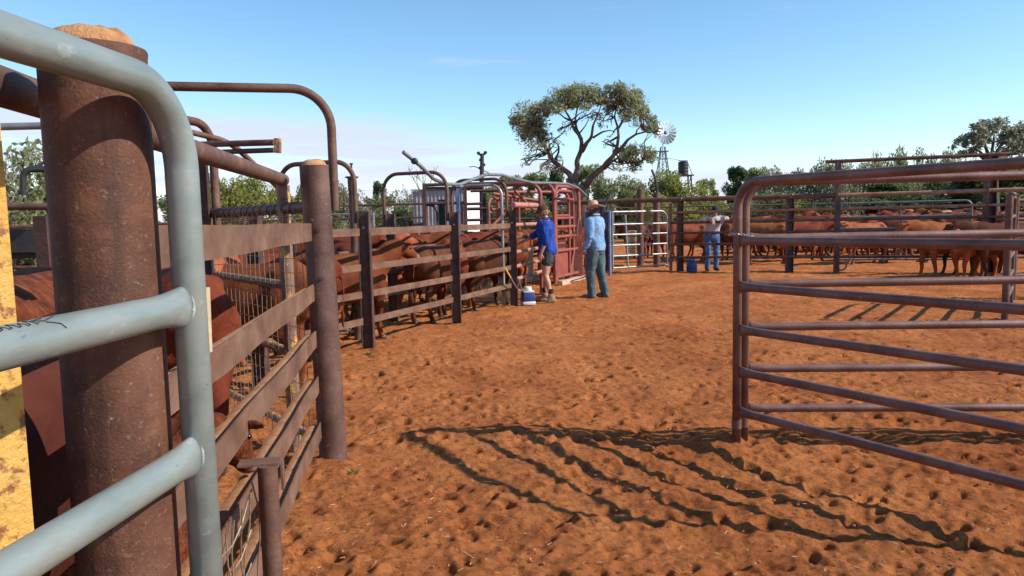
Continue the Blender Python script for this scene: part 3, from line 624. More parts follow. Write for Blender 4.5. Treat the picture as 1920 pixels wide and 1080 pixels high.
# brown drafting frame behind the race
t = thing('drafting_frame', 'dark square pipe frame with curved brace in front of the small shed', 'frame', W(830, 460, y=14.2))
fy = 14.2
for x in (795, 872):
    s = MB(); s.bar(Z(W(x, 400, y=fy), .2), W(x, 347, y=fy), .07, .06, up=(0, 1, 0)); s.build('upright', RUSTD, t)
for y0, y1, x0, x1, m_ in ((347, 344, 792, 905, RUSTD), (353, 352, 795, 905, BLACKM), (382, 380, 795, 872, RUSTD), (444, 441, 795, 872, RUSTD), (420, 420, 775, 795, RUSTD)):
    s = MB(); s.tube([W(x0, y0, y=fy), W(x1, y1, y=fy)], .03, 10); s.build('rail', m_, t)
s = MB(); s.tube(rounded([W(798, 384, y=fy+.1), W(819, 385, y=fy+.1), W(821, 440, y=fy+.1)], .15, 8), .024, 10); s.build('curved_brace', RUSTD, t)
s = MB(); s.tube(rounded([W(783, 428, y=fy), W(784, 440, y=fy), W(797, 446, y=fy)], .1, 8), .022, 10); s.build('curved_brace', GALVD, t)
t = thing('beam_post', 'thick dark beam post standing between drafting frame and white shed wall', 'post', W(828, 460, y=16))
s = MB(); hpost(s, Z(W(829, 400, y=16), 0), 1.95, .16, .14); s.build('beam', BLACKM, t)
t = thing('yard_gate_or_frame', 'dark pipe frame crossing in front of the white shed wall', 'frame', W(920, 460, y=17))  # this one is a fixed-looking pipe frame, not a gate
for x in (908, 938):
    s = MB(); s.bar(Z(W(x, 400, y=17), 0), W(x, 362, y=17), .1, .09, up=(0, 1, 0)); s.build('upright', BLACKM, t)
for y0, y1, x0, x1, m_ in ((345, 342, 873, 985, RUSTD), (358, 356, 882, 960, RUST), (392, 390, 868, 985, RUSTD)):
    s = MB(); s.tube([W(x0, y0, y=16.8), W(x1, y1, y=16.8)], .035, 10); s.build('rail', m_, t)

# ---------------------------------------------------------------- red crush
K0 = W(1018, 541, z=0); K1 = W(1089, 523, z=0); KD = (K1-K0).normalized(); KN = Vector((-KD.y, KD.x, 0))*1.0
t = thing('cattle_crush', 'red painted steel cattle crush with hooped frames between race and blue gate', 'crush', K0)
def kp(f, z, n=0.0): return Z(K0.lerp(K1, f)+KN*n, z)
def ktube(name, pts, r, m_=REDP, rad=.16): s = MB(); s.tube(rounded(pts, rad, 7) if rad and len(pts) > 2 else pts, r, 12); return s.build(name, m_, t, sharp=60)
# first narrow gate panel between the race end and the crush
e0 = R3+Vector((.03, .0, 0)); e1 = K0.lerp(R3, .30)
t1 = thing('race_side_gate', 'faded pink rail gate beside the young man in blue shirt', 'gate', e0)
e1 = W(1016, 552, z=0)
for z in (1.40, 1.18, .93, .68, .46):
    s = MB(); s.tube([Z(e0, z), Z(e1, z)], .034, 12); r_ = s.build('rail', PINKP if z != 1.18 else RUST, t1)
    if z < .9: q = MB(); q.tube([Z(e0.lerp(e1, .38), z), Z(e0.lerp(e1, .58), z)], .0355, 12); q.build('black_wrap', BLACKM, r_)
s = MB(); s.tube([W(962, 384, y=12.4), W(1006, 385, y=13.6)], .045, 12); s.build('rail', PINKP, t1)
s = MB(); s.tube([Z(e1, 0), Z(e1, 1.95)], .04, 12); s.build('upright', REDP, t1)
s = MB(); s.tube([Z(e1, .0)+Vector((.02, .1, 0)), Z(e1, .75)+Vector((.02, .1, 0))], .06, 12); s.build('foot', PINKP, t1)
# hoops
def khoop(f0, n0, f1, n1, z, m_=REDP, r=.042, rad=.25, zb=.05): ktube('hoop_frame', [kp(f0, zb, n0), kp(f0, z, n0), kp(f1, z, n1), kp(f1, zb, n1)], r, m_, rad)
khoop(-.02, 0, -.02, 1, 2.24, REDP); khoop(.30, 0, .30, 1, 2.27, REDP); khoop(.96, 0, .96, 1, 2.27, REDP); khoop(.68, 0, .05, 1.0, 2.10, REDP, .036, .2)
ktube('side_frame', [kp(.32, .1), kp(.32, 2.22), kp(.98, 2.22), kp(.98, .1)], .042, REDP, .22)
ktube('side_frame', [kp(.34, .1), kp(.34, 2.12), kp(.80, 2.12), kp(.80, .8)], .036, REDP, .22)
ktube('side_frame', [kp(-.25, .1, .95), kp(-.25, 1.95, .95), kp(1, 1.95, .95), kp(1, .1, .95)], .036, REDD, .2)
for z in (1.93, 1.50): ktube('rail', [kp(.34, z), kp(.80, z)], .034)
for z in (1.30, 1.08, .76, .18): ktube('rail', [kp(.34, z), kp(.9, z)], .040)
for z in (1.72, 1.35, 1.0, .6): ktube('rail', [kp(-.2, z, .95), kp(.98, z, .95)], .032, REDD)
ktube('inner_frame', [kp(.34, 1.56), kp(.70, 1.56), kp(.70, 1.3)], .03, REDP, .1)
for f in (.52, .86): 
    s = MB(); s.bar(kp(f, 1.3), kp(f, 1.72), .05, .05, up=(1, 0, 0)); s.build('upright', REDD, t)
for f in (0, .12, .2): ktube('upright', [kp(f, .05, .95-f), kp(f, 2.0, .95-f)], .035, REDP)
ktube('brace', [kp(-.1, 2.1, .5), kp(.1, 1.7, .3)], .03, REDD); ktube('brace', [kp(-.2, 2.05, .9), kp(.2, 1.88, .2)], .034, REDD); ktube('brace', [kp(-.2, 1.4, .9), kp(.0, 1.85, .6)], .03, REDD)
s = MB(); s.bar(kp(.33, .47, .03), kp(.78, .47, .03), .60, .02); s.build('side_panel', REDP, t)
s = MB(); s.bar(kp(.34, .93, .04), kp(.62, .93, .04), .30, .015); sp = s.build('slotted_panel', REDP, t)
s = MB()
for j in range(2):
    for k in range(8): f = .36+k*.033; s.bar(kp(f, .87+j*.13, .028), kp(f+.014, .87+j*.13, .028), .09, .01)
s.build('slots', BLACKM, sp)
ktube('leaning_bar', [kp(.66, .15, -.02), kp(.80, .78, -.02)], .03, REDD)
s = MB(); s.bar(kp(.93, .1), kp(.93, 1.45), .2, .16, up=(1, 0, 0)); s.build('head_bail_post', REDD, t)
ktube('lever', [kp(.9, 1.5, -.05), kp(.78, 1.1, -.1)], .018, BLACKM)
s = MB(); a, b = kp(.35, .035, -.06), kp(1.0, .035, -.06); s.bar(a, b, .10, .12); s.build('base_skid', mat('dusty pale skid', [(.42, .28, .2), (.55, .42, .33)], 9, .8), t)
s = MB()
for k in range(4): s.tube([kp(.55+.06*k, .05, -.15), kp(.75, .09+.02*k, -.3-.04*k)], .012, 6)
s.build('loose_levers', BLACKM, t)
s = MB(); s.bar(kp(-.15, .55, .6), kp(.25, .55, .5), .9, .03); s.build('dark_flap', BLACKM, t)
# ---------------------------------------------------------------- blue gate, galvanised gate
BL = W(1099, 515, z=0); BR = W(1144, 517, z=0)
t = thing('blue_gate', 'dark blue sheeted gate behind the man in the tan hat', 'gate', BL)
s = MB(); s.bar(Z(BL, .86), Z(BR, .86), 1.52, .03); s.build('sheet', BLUEP, t)
s = MB(); s.tube([Z(BR, 0), Z(BR, 1.66)], .035, 12); s.tube([Z(BL, 0), Z(BL, 1.6)], .03, 12); s.tube([Z(BL, 1.64), Z(BR, 1.64)], .03, 12); s.build('gate_frame', BLUEL, t)
q = BL.lerp(BR, .02); s = MB(); s.bar(Z(q, 1.3)+Vector((.12, -.05, 0)), Z(q, 1.52)+Vector((.12, -.05, 0)), .05, .02, up=(1, 0, 0)); s.build('latch_plate', GALV, t)
t = thing('tag_reader', 'long black ear tag reader wand leaning up behind the hatted man', 'reader', W(1135, 390, y=18.9))
s = MB(); s.limb([W(1127, 400, y=18.9), W(1132, 388, y=18.9)], [.07, .06]); s.build('grip', BLACKM, t); s = MB(); s.tube([W(1131, 390, y=18.9), W(1146, 357, y=18.9)], .028, 10); s.build('wand', BLUEP, t)
GL = W(1149, 514, z=0); GR_ = W(1251, 506, z=0); GR_ = Vector((GR_.x, 20.4, 0))*1.0; GR_.x = W(1251, 506, y=20.4).x
t = thing('galvanised_gate', 'silvery galvanised pipe gate with rounded top corner between blue gate and dark post', 'gate', GL)
s = MB(); s.tube(rounded([Z(GL, .1), Z(GL, 1.63), Z(GR_, 1.63), Z(GR_, .1)], [.02, .22], 8), .029, 14); s.build('gate_frame', GALV, t, sharp=60)
for z in (1.30, 1.03, .75, .47, .16):
    s = MB(); s.tube([Z(GL, z), Z(GR_, z)], .025, 12); s.build('rail', GALV, t)
m0 = GL.lerp(GR_, .27); s = MB(); s.tube([Z(m0, .16), Z(m0+Vector((-.06, 0, 0)), 1.55)], .03, 10); s.build('upright', GALV, t)
t = thing('gate_post', 'slim dark latch post at the right end of the galvanised gate', 'post', GR_+Vector((.12, .02, 0)))
s = MB(); c = GR_+Vector((.1, .0, 0)); s.bar(Z(c, -.05), Z(c, 1.83), .07, .07, up=(1, 0, 0)); s.build('upright', RUSTD, t)

# ---------------------------------------------------------------- back fence
FB = [W(1276, 510, z=0), W(1482, 510.5, z=0), W(1568, 511, z=0), Vector((0, 0, 0))]
fdir = (FB[2]-FB[0]).normalized(); FB0 = FB[0]
def fl(px):      # point of the fence line seen at column px
    a = W(px, 450, y=10); a.z = 0; d = Vector((a.x, a.y, 0)); n = Vector((-fdir.y, fdir.x, 0)); return d*(FB0.dot(n)/d.dot(n))
t = thing('back_fence', 'long rusty pipe fence with thick top pipe across the back of the yard', 'fence', FB0)
BROWNP = mat('lighter brown pipe', [(.20, .09, .05), (.30, .15, .085), (.36, .20, .12)], 5, .6, .1, .2, 60)  # lighter brown than the other pipes and rails of this fence
for px, w_, h in ((1276, .155, 1.9), (1482, .16, 1.9), (1569, .11, 2.72), (1856, .20, 2.75), (2060, .16, 1.9)):
    s = MB(); c = fl(px); hpost(s, c+Vector((0, .06, -.1)), h+.1, w_, w_, ax=(1, 0)) if w_ > .12 else s.bar(Z(c, -.1), Z(c, h), w_, w_, up=(1, 0, 0)); s.build('post', RUSTD, t)
segs = [1030, 1180, 1276, 1390, 1482, 1569, 1700, 1856, 1990, 2100]
for i in range(len(segs)-1):
    a, b = fl(segs[i]), fl(segs[i+1]); s = MB(); g = (b-a).normalized()*.004
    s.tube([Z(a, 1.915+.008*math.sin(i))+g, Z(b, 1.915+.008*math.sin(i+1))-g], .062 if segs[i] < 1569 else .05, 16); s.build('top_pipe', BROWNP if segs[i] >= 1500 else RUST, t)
rsegs = [1256, 1276, 1482, 1569, 1856, 2060]
for z in (1.585, 1.31, 1.035, .735, .39):
    for i in range(5):
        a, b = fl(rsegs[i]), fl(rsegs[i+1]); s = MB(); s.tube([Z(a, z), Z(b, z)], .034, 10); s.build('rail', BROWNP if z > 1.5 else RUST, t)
for px in (1276, 1482, 1569):
    c = Z(fl(px), 1.915); ring = [c+Vector((0, .07*math.cos(a), .07*math.sin(a)))+Vector((.03*math.sin(a), 0, 0)) for a in np.linspace(0, 6.28, 13)]; s = MB(); s.tube(ring, .009, 6); s.tube([c+Vector((.02, -.04, .05)), c+Vector((.05, -.04, .13))], .008, 6); s.build('tie_wire', WIRE, t)
t = thing('high_rail', 'high horizontal pipe held above the back fence on two taller posts', 'rail', fl(1700))
a, b = Z(fl(1545), 2.74), Z(fl(1890), 2.74); s = MB(); s.tube([a, b], .045, 14); s.build('rail_pipe', RUST, t)
t = thing('stock_panel', 'dull grey pipe panel with looped foot hung behind the back fence', 'panel', fl(1580)+Vector((0, .5, 0)))  # a portable pipe panel, not a gate
off = Vector((0, .45, 0)); a = fl(1582)+off; b = fl(1842)+off; s = MB(); s.tube(rounded([Z(a, .14), Z(a, 1.71), Z(b, 1.71), Z(b, .3)], .14, 8), .025, 12); s.build('panel_frame', GALVD, t, sharp=60)
for z in (1.36, 1.08, .3, .62):
    s = MB(); s.tube([Z(a, z), Z(b, z)], .022, 10); s.build('rail', GALVD, t)
c = fl(1706)+off; s = MB(); s.tube([Z(c, .3), Z(c, 1.68)], .016, 8); s.build('upright', GALVD, t)
f = fl(1603)+off; s = MB(); s.tube(rounded([Z(a, .3), Z(a, .03), Z(f, .03), Z(f, .3)], .12, 8), .022, 10); s.build('looped_foot', GALVD, t, sharp=60)
# nearer gate at the right edge of the yard
Q = W(1884, 604, z=0); t = thing('corner_post', 'round post capped with a weld, at the right edge behind the brown gates', 'post', Q)
s = MB(); s.tube([Z(Q, -.1), Z(Q, 1.68)], .045, 18); s.ell(Z(Q, 1.69)+Vector((.03, 0, -.01)), (.05, .05, .035)); s.build('post_pipe', RUST, t)
dq = Vector((.58, .81, 0)).normalized(); Q2 = Q+dq*.12
t = thing('pen_gate', 'six rail rusty gate seen nearly edge on, swung back from the welded round post', 'gate', Q2)
s = MB(); s.tube(rounded([Z(Q2, .03), Z(Q2, 1.66), Z(Q2+dq*2.0, 1.66), Z(Q2+dq*2.0, .03)], .16, 10), .027, 14); s.build('gate_frame', RUST, t, sharp=60)
for z in (1.38, 1.10, .82, .54, .28):
    s = MB(); s.tube([Z(Q2, z), Z(Q2+dq*2.0, z)], .026, 10); s.build('rail', RUST, t)
Q3 = W(1899, 560, y=12.0); Q3.z = 0; dq = Vector((1, .05, 0)).normalized()
t = thing('pen_fence', 'pipe pen fence cut off by the right edge beyond the six rail gate', 'fence', Q3)
for k in (0, 1, 2): s = MB(); s.tube([Z(Q3+dq*1.6*k, -.1), Z(Q3+dq*1.6*k, 1.68)], .04, 14); s.build('post', RUST, t)
for z in (1.62, 1.32, 1.02, .72, .42):
    s = MB(); s.tube([Z(Q3, z), Z(Q3+dq*3.2, z)], .03, 12); s.build('rail', RUST, t)
# tall posts behind the gate
for px, top, bot, w_, lb in ((1200.5, 355, 470, .105, 'tall round post with notched top behind the galvanised gate'), (1231, 360, 468, .10, 'tall round post with a bent rod on top behind the galvanised gate')):
    yy = 22.5; b = W(px, 440, y=yy); t = thing('tall_post', lb, 'post', Z(b, 0)); s = MB(); zt_ = W(px, top, y=yy).z; s.tube([Z(b, -.1), Z(b, zt_)], w_, 16); s.build('post_pipe', RUST, t)
    if px > 1210: s = MB(); s.tube(rounded([W(1233, 362, y=yy), W(1229, 335, y=yy), W(1222, 318, y=yy)], .3, 5), .035, 8); s.build('bent_rod', BLACKM, t)
    else:
        s = MB(); s.tube([Z(b, zt_)+Vector((-.09, 0, -.02)), Z(b, zt_+.06)+Vector((-.09, 0, 0))], .025, 6); s.tube([Z(b, zt_)+Vector((.09, 0, -.02)), Z(b, zt_+.06)+Vector((.09, 0, 0))], .025, 6); s.build('lug', RUST, t)
def far_fence(label, x0, x1, y, rails, hp, step, m_=RUSTD, r=.03, y1=None):
    a = W(x0, 400, y=y); b = W(x1, 400, y=y1 or y); a.z = b.z = 0; t = thing('pen_fence', label, 'fence', a); n = max(1, round((b-a).length/step))
    for k in range(n+1): c = a.lerp(b, k/n); s = MB(); s.tube([Z(c, -.1), Z(c, hp)], r*1.5, 8); s.build('post', m_, t)
    for z in rails: s = MB(); s.tube([Z(a, z), Z(b, z)], r, 8); s.build('rail', m_, t)
    return t
far_fence('distant thin pen fence behind the far side of the herd', 1150, 2020, 38.5, (1.95, 1.6, 1.2), 2.05, 3.4, r=.035)
far_fence('dark pen fence in front of the pale scrub behind the race hoops', 395, 800, 24, (2.05, 1.62, 1.2, .8), 2.1, 3.0, r=.032)
far_fence('galvanised light panel fence low behind the first hoop', 620, 700, 19, (1.72, 1.3), 1.74, 2.2, GALV, .02)
far_fence('dark pen fence behind the white shed wall', 868, 1010, 21, (1.95, 1.5, 1.1), 1.98, 2.4, r=.04)
far_fence('rusty pen fence behind the thick post', -120, 400, 13, (1.55, 1.2, .85), 1.6, 2.5, RUST, .03)
# pale timber trough behind the galvanised gate
t = thing('pallet_stack', 'pale timber crate standing behind the galvanised gate', 'crate', W(1188, 475, y=23))
c = W(1189, 450, y=23); cx = c.x
for z in (.75, .93, 1.11, 1.29): 
    s = MB(); s.bar((cx-.17, 23, z-.3), (cx+.2, 23, z-.3), .15, .5); s.build('board', mat('pale board', [(.50, .36, .19), (.62, .48, .28)], 6, .8), t)
s = MB(); s.tube(rounded([(cx-.7, 22.6, .25), (cx-.66, 22.6, 1.3), (cx+.25, 22.6, 1.3), (cx+.5, 22.6, .8)], .08), .03, 8); s.build('crate_frame', GALV, t)
# ---------------------------------------------------------------- far structures
t = thing('small_shed', 'small corrugated shed, grey side towards the race and sunlit white end', 'shed', W(840, 430, y=38))
A = W(777, 430, y=38); B = W(876, 430, y=38); dd = Vector((.45, 2.0, 0)).normalized(); Cc = B+dd*2.2
Cx = W(904, 430, y=41.5); hz = W(830, 357, y=38).z
def corr(s, a, b, z0, z1, n, amp=.03):
    vs = []; d = b-a; w = Vector((-d.y, d.x, 0)).normalized(); m_ = n*6
    for k in range(m_+1):
        c = a.lerp(b, k/m_)+w*(amp*math.sin(2*math.pi*k/6)); vs += [Z(c, z0), Z(c, z1)]
    s.add(vs, [(2*k, 2*k+2, 2*k+3, 2*k+1) for k in range(m_)]); return s
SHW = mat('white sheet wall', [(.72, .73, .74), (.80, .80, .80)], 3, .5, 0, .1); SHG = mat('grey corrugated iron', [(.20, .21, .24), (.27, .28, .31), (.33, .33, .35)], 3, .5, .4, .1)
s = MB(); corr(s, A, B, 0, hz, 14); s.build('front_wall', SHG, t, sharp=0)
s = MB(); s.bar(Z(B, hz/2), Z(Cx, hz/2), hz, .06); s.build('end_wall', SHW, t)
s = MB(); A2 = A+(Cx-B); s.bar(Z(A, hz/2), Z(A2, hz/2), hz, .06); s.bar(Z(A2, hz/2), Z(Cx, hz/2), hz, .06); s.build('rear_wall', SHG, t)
s = MB(); up = .12; o = .12; c4 = [Z(A, hz+.02)+Vector((-o, -o, 0)), Z(B, hz+.02)+Vector((o, -o, 0)), Z(Cx, hz+up)+Vector((o, o, 0)), Z(A2, hz+up)+Vector((-o, o, 0))]
s.add(c4+[v+Vector((0, 0, .06)) for v in c4], [(3, 2, 1, 0), (4, 5, 6, 7), (0, 1, 5, 4), (1, 2, 6, 5), (2, 3, 7, 6), (3, 0, 4, 7)]); s.build('roof', SHG, t)
# pole with crosspieces
t = thing('utility_pole', 'thin pole with small crossarms and insulators above the race hoops', 'pole', W(903, 400, y=36))
b = W(903, 400, y=36); s = MB(); s.tube([Z(b, 0), W(903, 345, y=36), W(904, 288, y=36)], [.12, .11, .09], 8); s.build('pole', BLACKM, t)
s = MB(); s.tube([W(897, 288, y=36), W(904, 292, y=36), W(910, 287, y=36)], .06, 6); s.build('crossarm', BLACKM, t)
for x, y in ((897, 287), (910, 286), (901, 300), (907, 309), (900, 315)): s = MB(); s.ell(W(x, y, y=36), (.09, .08, .08), 7, 5); s.build('insulator', BLACKM, t)
s = MB(); s.tube(rounded([W(903, 318, y=36), W(890, 312, y=36), W(880, 313, y=36)], .2), .02, 5); s.tube([W(903, 318, y=36), W(918, 325, y=36)], .02, 5); s.build('wire', BLACKM, t)

# windmill
WY = 88.0; wc = W(1246.5, 249, y=WY); t = thing('windmill', 'silvery multi-bladed windmill on a lattice tower behind the big tree', 'windmill', Z(wc, 0))
s = MB(); zt_ = W(1243, 275, y=WY).z; hb = 1.45; ht = .22; cb = Z(W(1243, 340, y=WY), 0)
cor = [(-1, -1), (1, -1), (1, 1), (-1, 1)]
def tp(c, z): q = z/zt_; w_ = hb*(1-q)+ht*q; return cb+Vector((c[0]*w_, c[1]*w_, z))
for c in cor: s.tube([tp(c, 0), tp(c, zt_)], .055, 6)
lev = [0, 2.5, 4.6, 6.5, 8.1, zt_-.6]
for i in range(len(lev)-1):
    for k in range(4):
        a, b = cor[k], cor[(k+1) % 4]; s.tube([tp(a, lev[i+1]), tp(b, lev[i+1])], .04, 5); s.tube([tp(a, lev[i]), tp(b, lev[i+1])], .025, 5); s.tube([tp(b, lev[i]), tp(a, lev[i+1])], .025, 5)
s.build('tower', GALVD, t)
for z, w_ in ((zt_-.55, .62), (2.6, 1.3)): s = MB(); s.box(cb+Vector((0, 0, z)), (w_*2, w_*1.6, .09)); s.build('platform', GALVD, t)
s = MB(); s.tube([Z(cb, 0), Z(cb, wc.z)], .05, 6); s.build('pump_rod', GALVD, t)
fr = Vector((.35, -.92, 0)).normalized(); rt = Vector((fr.y*-1, fr.x, 0)); rt = Vector((0, 0, 1)).cross(fr).normalized()
wcc = wc+fr*.3; RAD = 1.36
BLD = mat('zinc blade', [(.55, .54, .52), (.72, .71, .69)], 2, .35, .3, 0)
for k in range(18):
    th = 2*math.pi*k/18; e = rt*math.cos(th)+Vector((0, 0, 1))*math.sin(th); q = rt*-math.sin(th)+Vector((0, 0, 1))*math.cos(th); s = MB()
    tw = (q*.86+fr*.5).normalized(); pr = fr*.012
    def row(r, w_): return [wcc+e*r-tw*w_, wcc+e*r+fr*(.03), wcc+e*r+tw*w_]
    v = row(.42, .06)+row(.9, .125)+row(RAD, .175); vs = v+[x-pr for x in v]
    s.add(vs, [(0, 1, 4, 3), (1, 2, 5, 4), (3, 4, 7, 6), (4, 5, 8, 7), (9, 12, 13, 10), (10, 13, 14, 11), (12, 15, 16, 13), (13, 16, 17, 14), (6, 7, 16, 15), (7, 8, 17, 16), (0, 3, 12, 9), (3, 6, 15, 12), (2, 11, 14, 5), (5, 14, 17, 8)]); s.build('blade', BLD, t)
s = MB()
for rr_ in (.5, 1.0): s.tube([wcc+rt*rr_*math.cos(a)+Vector((0, 0, rr_*math.sin(a))) for a in np.linspace(0, 2*math.pi, 37)], .018, 5, caps=False)
for k in range(6): a = k*math.pi/3; s.tube([wcc, wcc+rt*1.0*math.cos(a)+Vector((0, 0, math.sin(a)))], .02, 5)
s.build('wheel_ring', GALVD, t); s = MB(); s.ell(wcc-fr*.2, (.2, .25, .22)); s.build('gearbox', GALVD, t)
tl = wcc-fr*.3; s = MB(); s.tube([tl, tl-fr*1.3], .03, 6); s.bar(tl-fr*1.3, tl-fr*2.3, .75, .02); s.build('tail_vane', BLD, t)
# tank
TY = 84.0; tcn = W(1281, 328, y=TY); t = thing('water_tank', 'dark round water tank on a high stand beside the windmill', 'tank', Z(tcn, 0))
R_ = .56; th_ = W(1281, 304, y=TY).z-tcn.z
s = MB(); s.lathe(tcn, [(R_, 0)]+[(R_+.02*math.sin(k*1.6), k*th_/16) for k in range(1, 16)]+[(R_, th_), (.25, th_+.12), (.0, th_+.13)], 24); s.build('tank', BLACKM, t, sharp=60)
s = MB(); s.box(tcn+Vector((0, 0, -.08)), (2.0, 1.9, .12)); s.build('platform', RUSTD, t)
s = MB()
for x in (-1, 1):
    for y in (-1, 1): s.tube([Z(tcn, 0)+Vector((x*.95, y*.9, 0)), tcn+Vector((x*.7, y*.7, -.1))], .09, 6)
for x in (-1, 1): s.tube([Z(tcn, .2)+Vector((x*.95, -.9, 0)), tcn+Vector((-x*.7, -.7, -.2))], .04, 6)
s.build('stand', RUSTD, t)
s = MB(); s.tube([tcn+Vector((.45, 0, th_+.1)), tcn+Vector((1.0, -.1, 0))], .035, 6); s.tube([tcn+Vector((-.5, 0, th_+.16)), tcn+Vector((.5, 0, th_+.16))], .04, 6); s.build('ladder', RUSTD, t)
s = MB(); s.tube([tcn+Vector((-.3, 0, th_+.18)), W(1262, 298, y=TY), W(1250, 297, y=TY+3)], .025, 6); s.build('inlet_pipe', GALVD, t)

# ---------------------------------------------------------------- trees
def leafmat(name, cols, tr=.52): return mat(name, cols, 1.1, .65, 0, 0, island=.75, trans=tr, spec=.25)
LF = [leafmat('grey olive leaves', [(.16, .18, .075), (.25, .27, .13)]), leafmat('yellow green leaves', [(.22, .24, .055), (.33, .34, .10)]),
      leafmat('dark green leaves', [(.08, .12, .045), (.13, .18, .07)]), leafmat('dusty grey leaves', [(.21, .215, .13), (.31, .31, .21)]), leafmat('mid green leaves', [(.14, .18, .055), (.22, .26, .09)])]
BARK = mat('dark bark', [(.045, .033, .028), (.09, .065, .052), (.14, .105, .085)], 4, .9, 0, 1.2, 18, stretch=(1, 1, .35)); BARKP = mat('pale bark', [(.22, .19, .16), (.34, .30, .26)], 5, .9, 0, .8, 20)
def leaves(cents, per, size, g, droop=.0, long=1.8, vol=1.0):
    """numpy leaf quads: cents = list of (x,y,z,rx,ry,rz)"""
    A = []
    for (x, y, z, rx, ry, rz), n in zip(cents, per):
        u = g.normal(size=(n, 3)); u /= np.linalg.norm(u, axis=1)[:, None]; u *= (g.random(n)**(.45*vol))[:, None]
        A.append(np.array([x, y, z])+u*np.array([rx, ry, rz]))
    P = np.concatenate(A); n = len(P); d = g.normal(size=(n, 3)); d[:, 2] = d[:, 2]*.7-droop*2; d /= np.linalg.norm(d, axis=1)[:, None]
    w = np.cross(d, g.normal(size=(n, 3))); w /= np.linalg.norm(w, axis=1)[:, None]; sz = size*g.uniform(.6, 1.4, n)[:, None]
    a = d*sz*long/2; b = w*sz/2/long*1.3
    V = np.stack([P-a, P-a*.1+b, P+a, P-a*.1-b], 1).reshape(-1, 3); me = bpy.data.meshes.new('crown'); me.vertices.add(n*4); me.vertices.foreach_set('co', V.astype('f').ravel())
    me.loops.add(n*4); me.loops.foreach_set('vertex_index', np.arange(n*4, dtype='i')); me.polygons.add(n); me.polygons.foreach_set('loop_start', np.arange(n, dtype='i')*4); me.polygons.foreach_set('loop_total', np.full(n, 4, 'i')); me.update(calc_edges=True); return me
def bush(name, label, cat, w_, h, n, size, lm, g, stems=6, group=None, clumps=26, low=.08, bark=BARK, droop=.1):
    t = thing(name, label, cat, (0, 0, 0), group); s = MB(); cs = []; per = []
    r = random.Random(int(g.integers(1e6)))
    for k in range(clumps):
        a = r.uniform(0, 6.28); q = math.sqrt(r.random())*.5; zz = r.uniform(low, 1); env = math.sqrt(max(.05, 1-((zz-.38)/.68)**2)); x, y = q*w_*env*math.cos(a)*1.05, q*w_*env*math.sin(a)*1.05
        cr = r.uniform(.10, .19)*w_; cz = min(zz*h, h-cr*.45); cs.append((x, y, cz, cr, cr, cr*.75)); per.append(int(n/clumps*r.uniform(.6, 1.4)))
    for k in range(stems):
        c = cs[r.randrange(len(cs))]; b = Vector((r.uniform(-.1, .1)*w_*.5, r.uniform(-.1, .1)*w_*.5, 0)); e = Vector(c[:3]); m1 = b.lerp(e, .45)+Vector((0, 0, .12*h))
        s.tube([b, m1, e], [.03*h, .018*h, .006*h], 6)
    s.build('trunk', bark, t); link('crown', leaves(cs, per, size, g, droop), lm, t, smooth=False); return t
g2 = np.random.default_rng(21)
protos = []
for k, (w_, h, n, sz, lm, nm, lb) in enumerate(((5, 3.4, 7000, .13, LF[1], 'shrub', 'yellow-green'), (5, 3.2, 6500, .13, LF[0], 'shrub', 'grey olive'), (4, 5.0, 6500, .16, LF[2], 'tree', 'dark green'), (6, 3.0, 7000, .13, LF[3], 'shrub', 'dusty grey'), (4.6, 4.2, 6500, .15, LF[4], 'tree', 'mid green'))):
    protos.append(bush('bush' if nm == 'shrub' else 'scrub_tree', 'proto', nm, w_, h, n, sz, lm, g2, 8, low=.06 if nm == 'shrub' else .2))
used = set(); DIM = []
for o in protos:
    cr = [c for c in o.children if c.name.startswith('crown')][0]; co = np.empty(len(cr.data.vertices)*3, 'f'); cr.data.vertices.foreach_get('co', co); co = co.reshape(-1, 3); DIM.append((np.percentile(np.hypot(co[:, 0], co[:, 1]), 97)*2, np.percentile(co[:, 2], 99.3)))
def put(k, px, top, y, wpx, label, flat=1.0):
    o = protos[k] if k not in used else copy_tree(protos[k]); used.add(k)
    bw, bh = DIM[k]; b = W(px, 400, y=y); zt_ = W(px, top, y=y).z; sx = wpx/F*y/bw*1.15; sz = zt_/bh*(1.12 if px > 1440 else 1.03)
    o.location = (b.x, y, 0); o.scale = (sx, (sx+sz)/2*flat, sz); o.rotation_euler.z = (px*.37) % 1.2-.6; o['label'] = label; o['group'] = 'scrub trees and bushes beyond the yards'; return o
put(1, 20, 285, 22, 190, 'big olive bush at the left edge behind yellow upright and hooked pipe')
put(3, -60, 300, 24, 160, 'grey bush cut off by the left edge of view')
put(4, 160, 330, 34, 150, 'green scrub tree hidden behind the thick sand-topped post')
put(3, 395, 334, 40, 90, 'greyish thin bush just past the grey green gate upright')
put(0, 430, 345, 38, 90, 'low yellow green bush under the capped double rail')
put(0, 495, 337, 39, 130, 'rounded yellow green bush behind the yellow-stained upright')
put(4, 590, 350, 44, 90, 'mid green bush behind the brown pipe post')
put(3, 640, 352, 48, 80, 'pale grey bush seen through the second hoop')
put(2, 706, 346, 60, 40, 'small dark green tree left of the tied hoop')
put(3, 655, 385, 50, 120, 'low grey scrub band beneath the guide post')
put(1, 740, 366, 55, 120, 'olive scrub through the hoop with tied crooked pipe')
put(3, 800, 372, 58, 90, 'greyish scrub directly behind the shed')
put(1, 760, 385, 46, 110, 'low olive bush in front of the shed, left side')
put(0, 935, 352, 60, 70, 'yellow green tree behind the white shed wall')
put(4, 955, 335, 64, 60, 'green tree above the galvanised slide gate')
put(1, 985, 372, 52, 90, 'olive bush through the frames of the red crush')
put(4, 1005, 330, 62, 60, 'fresh green tree beneath left limb of the big tree')
put(2, 1036, 322, 60, 46, 'dark green tree between left limb and main trunk of the big tree')
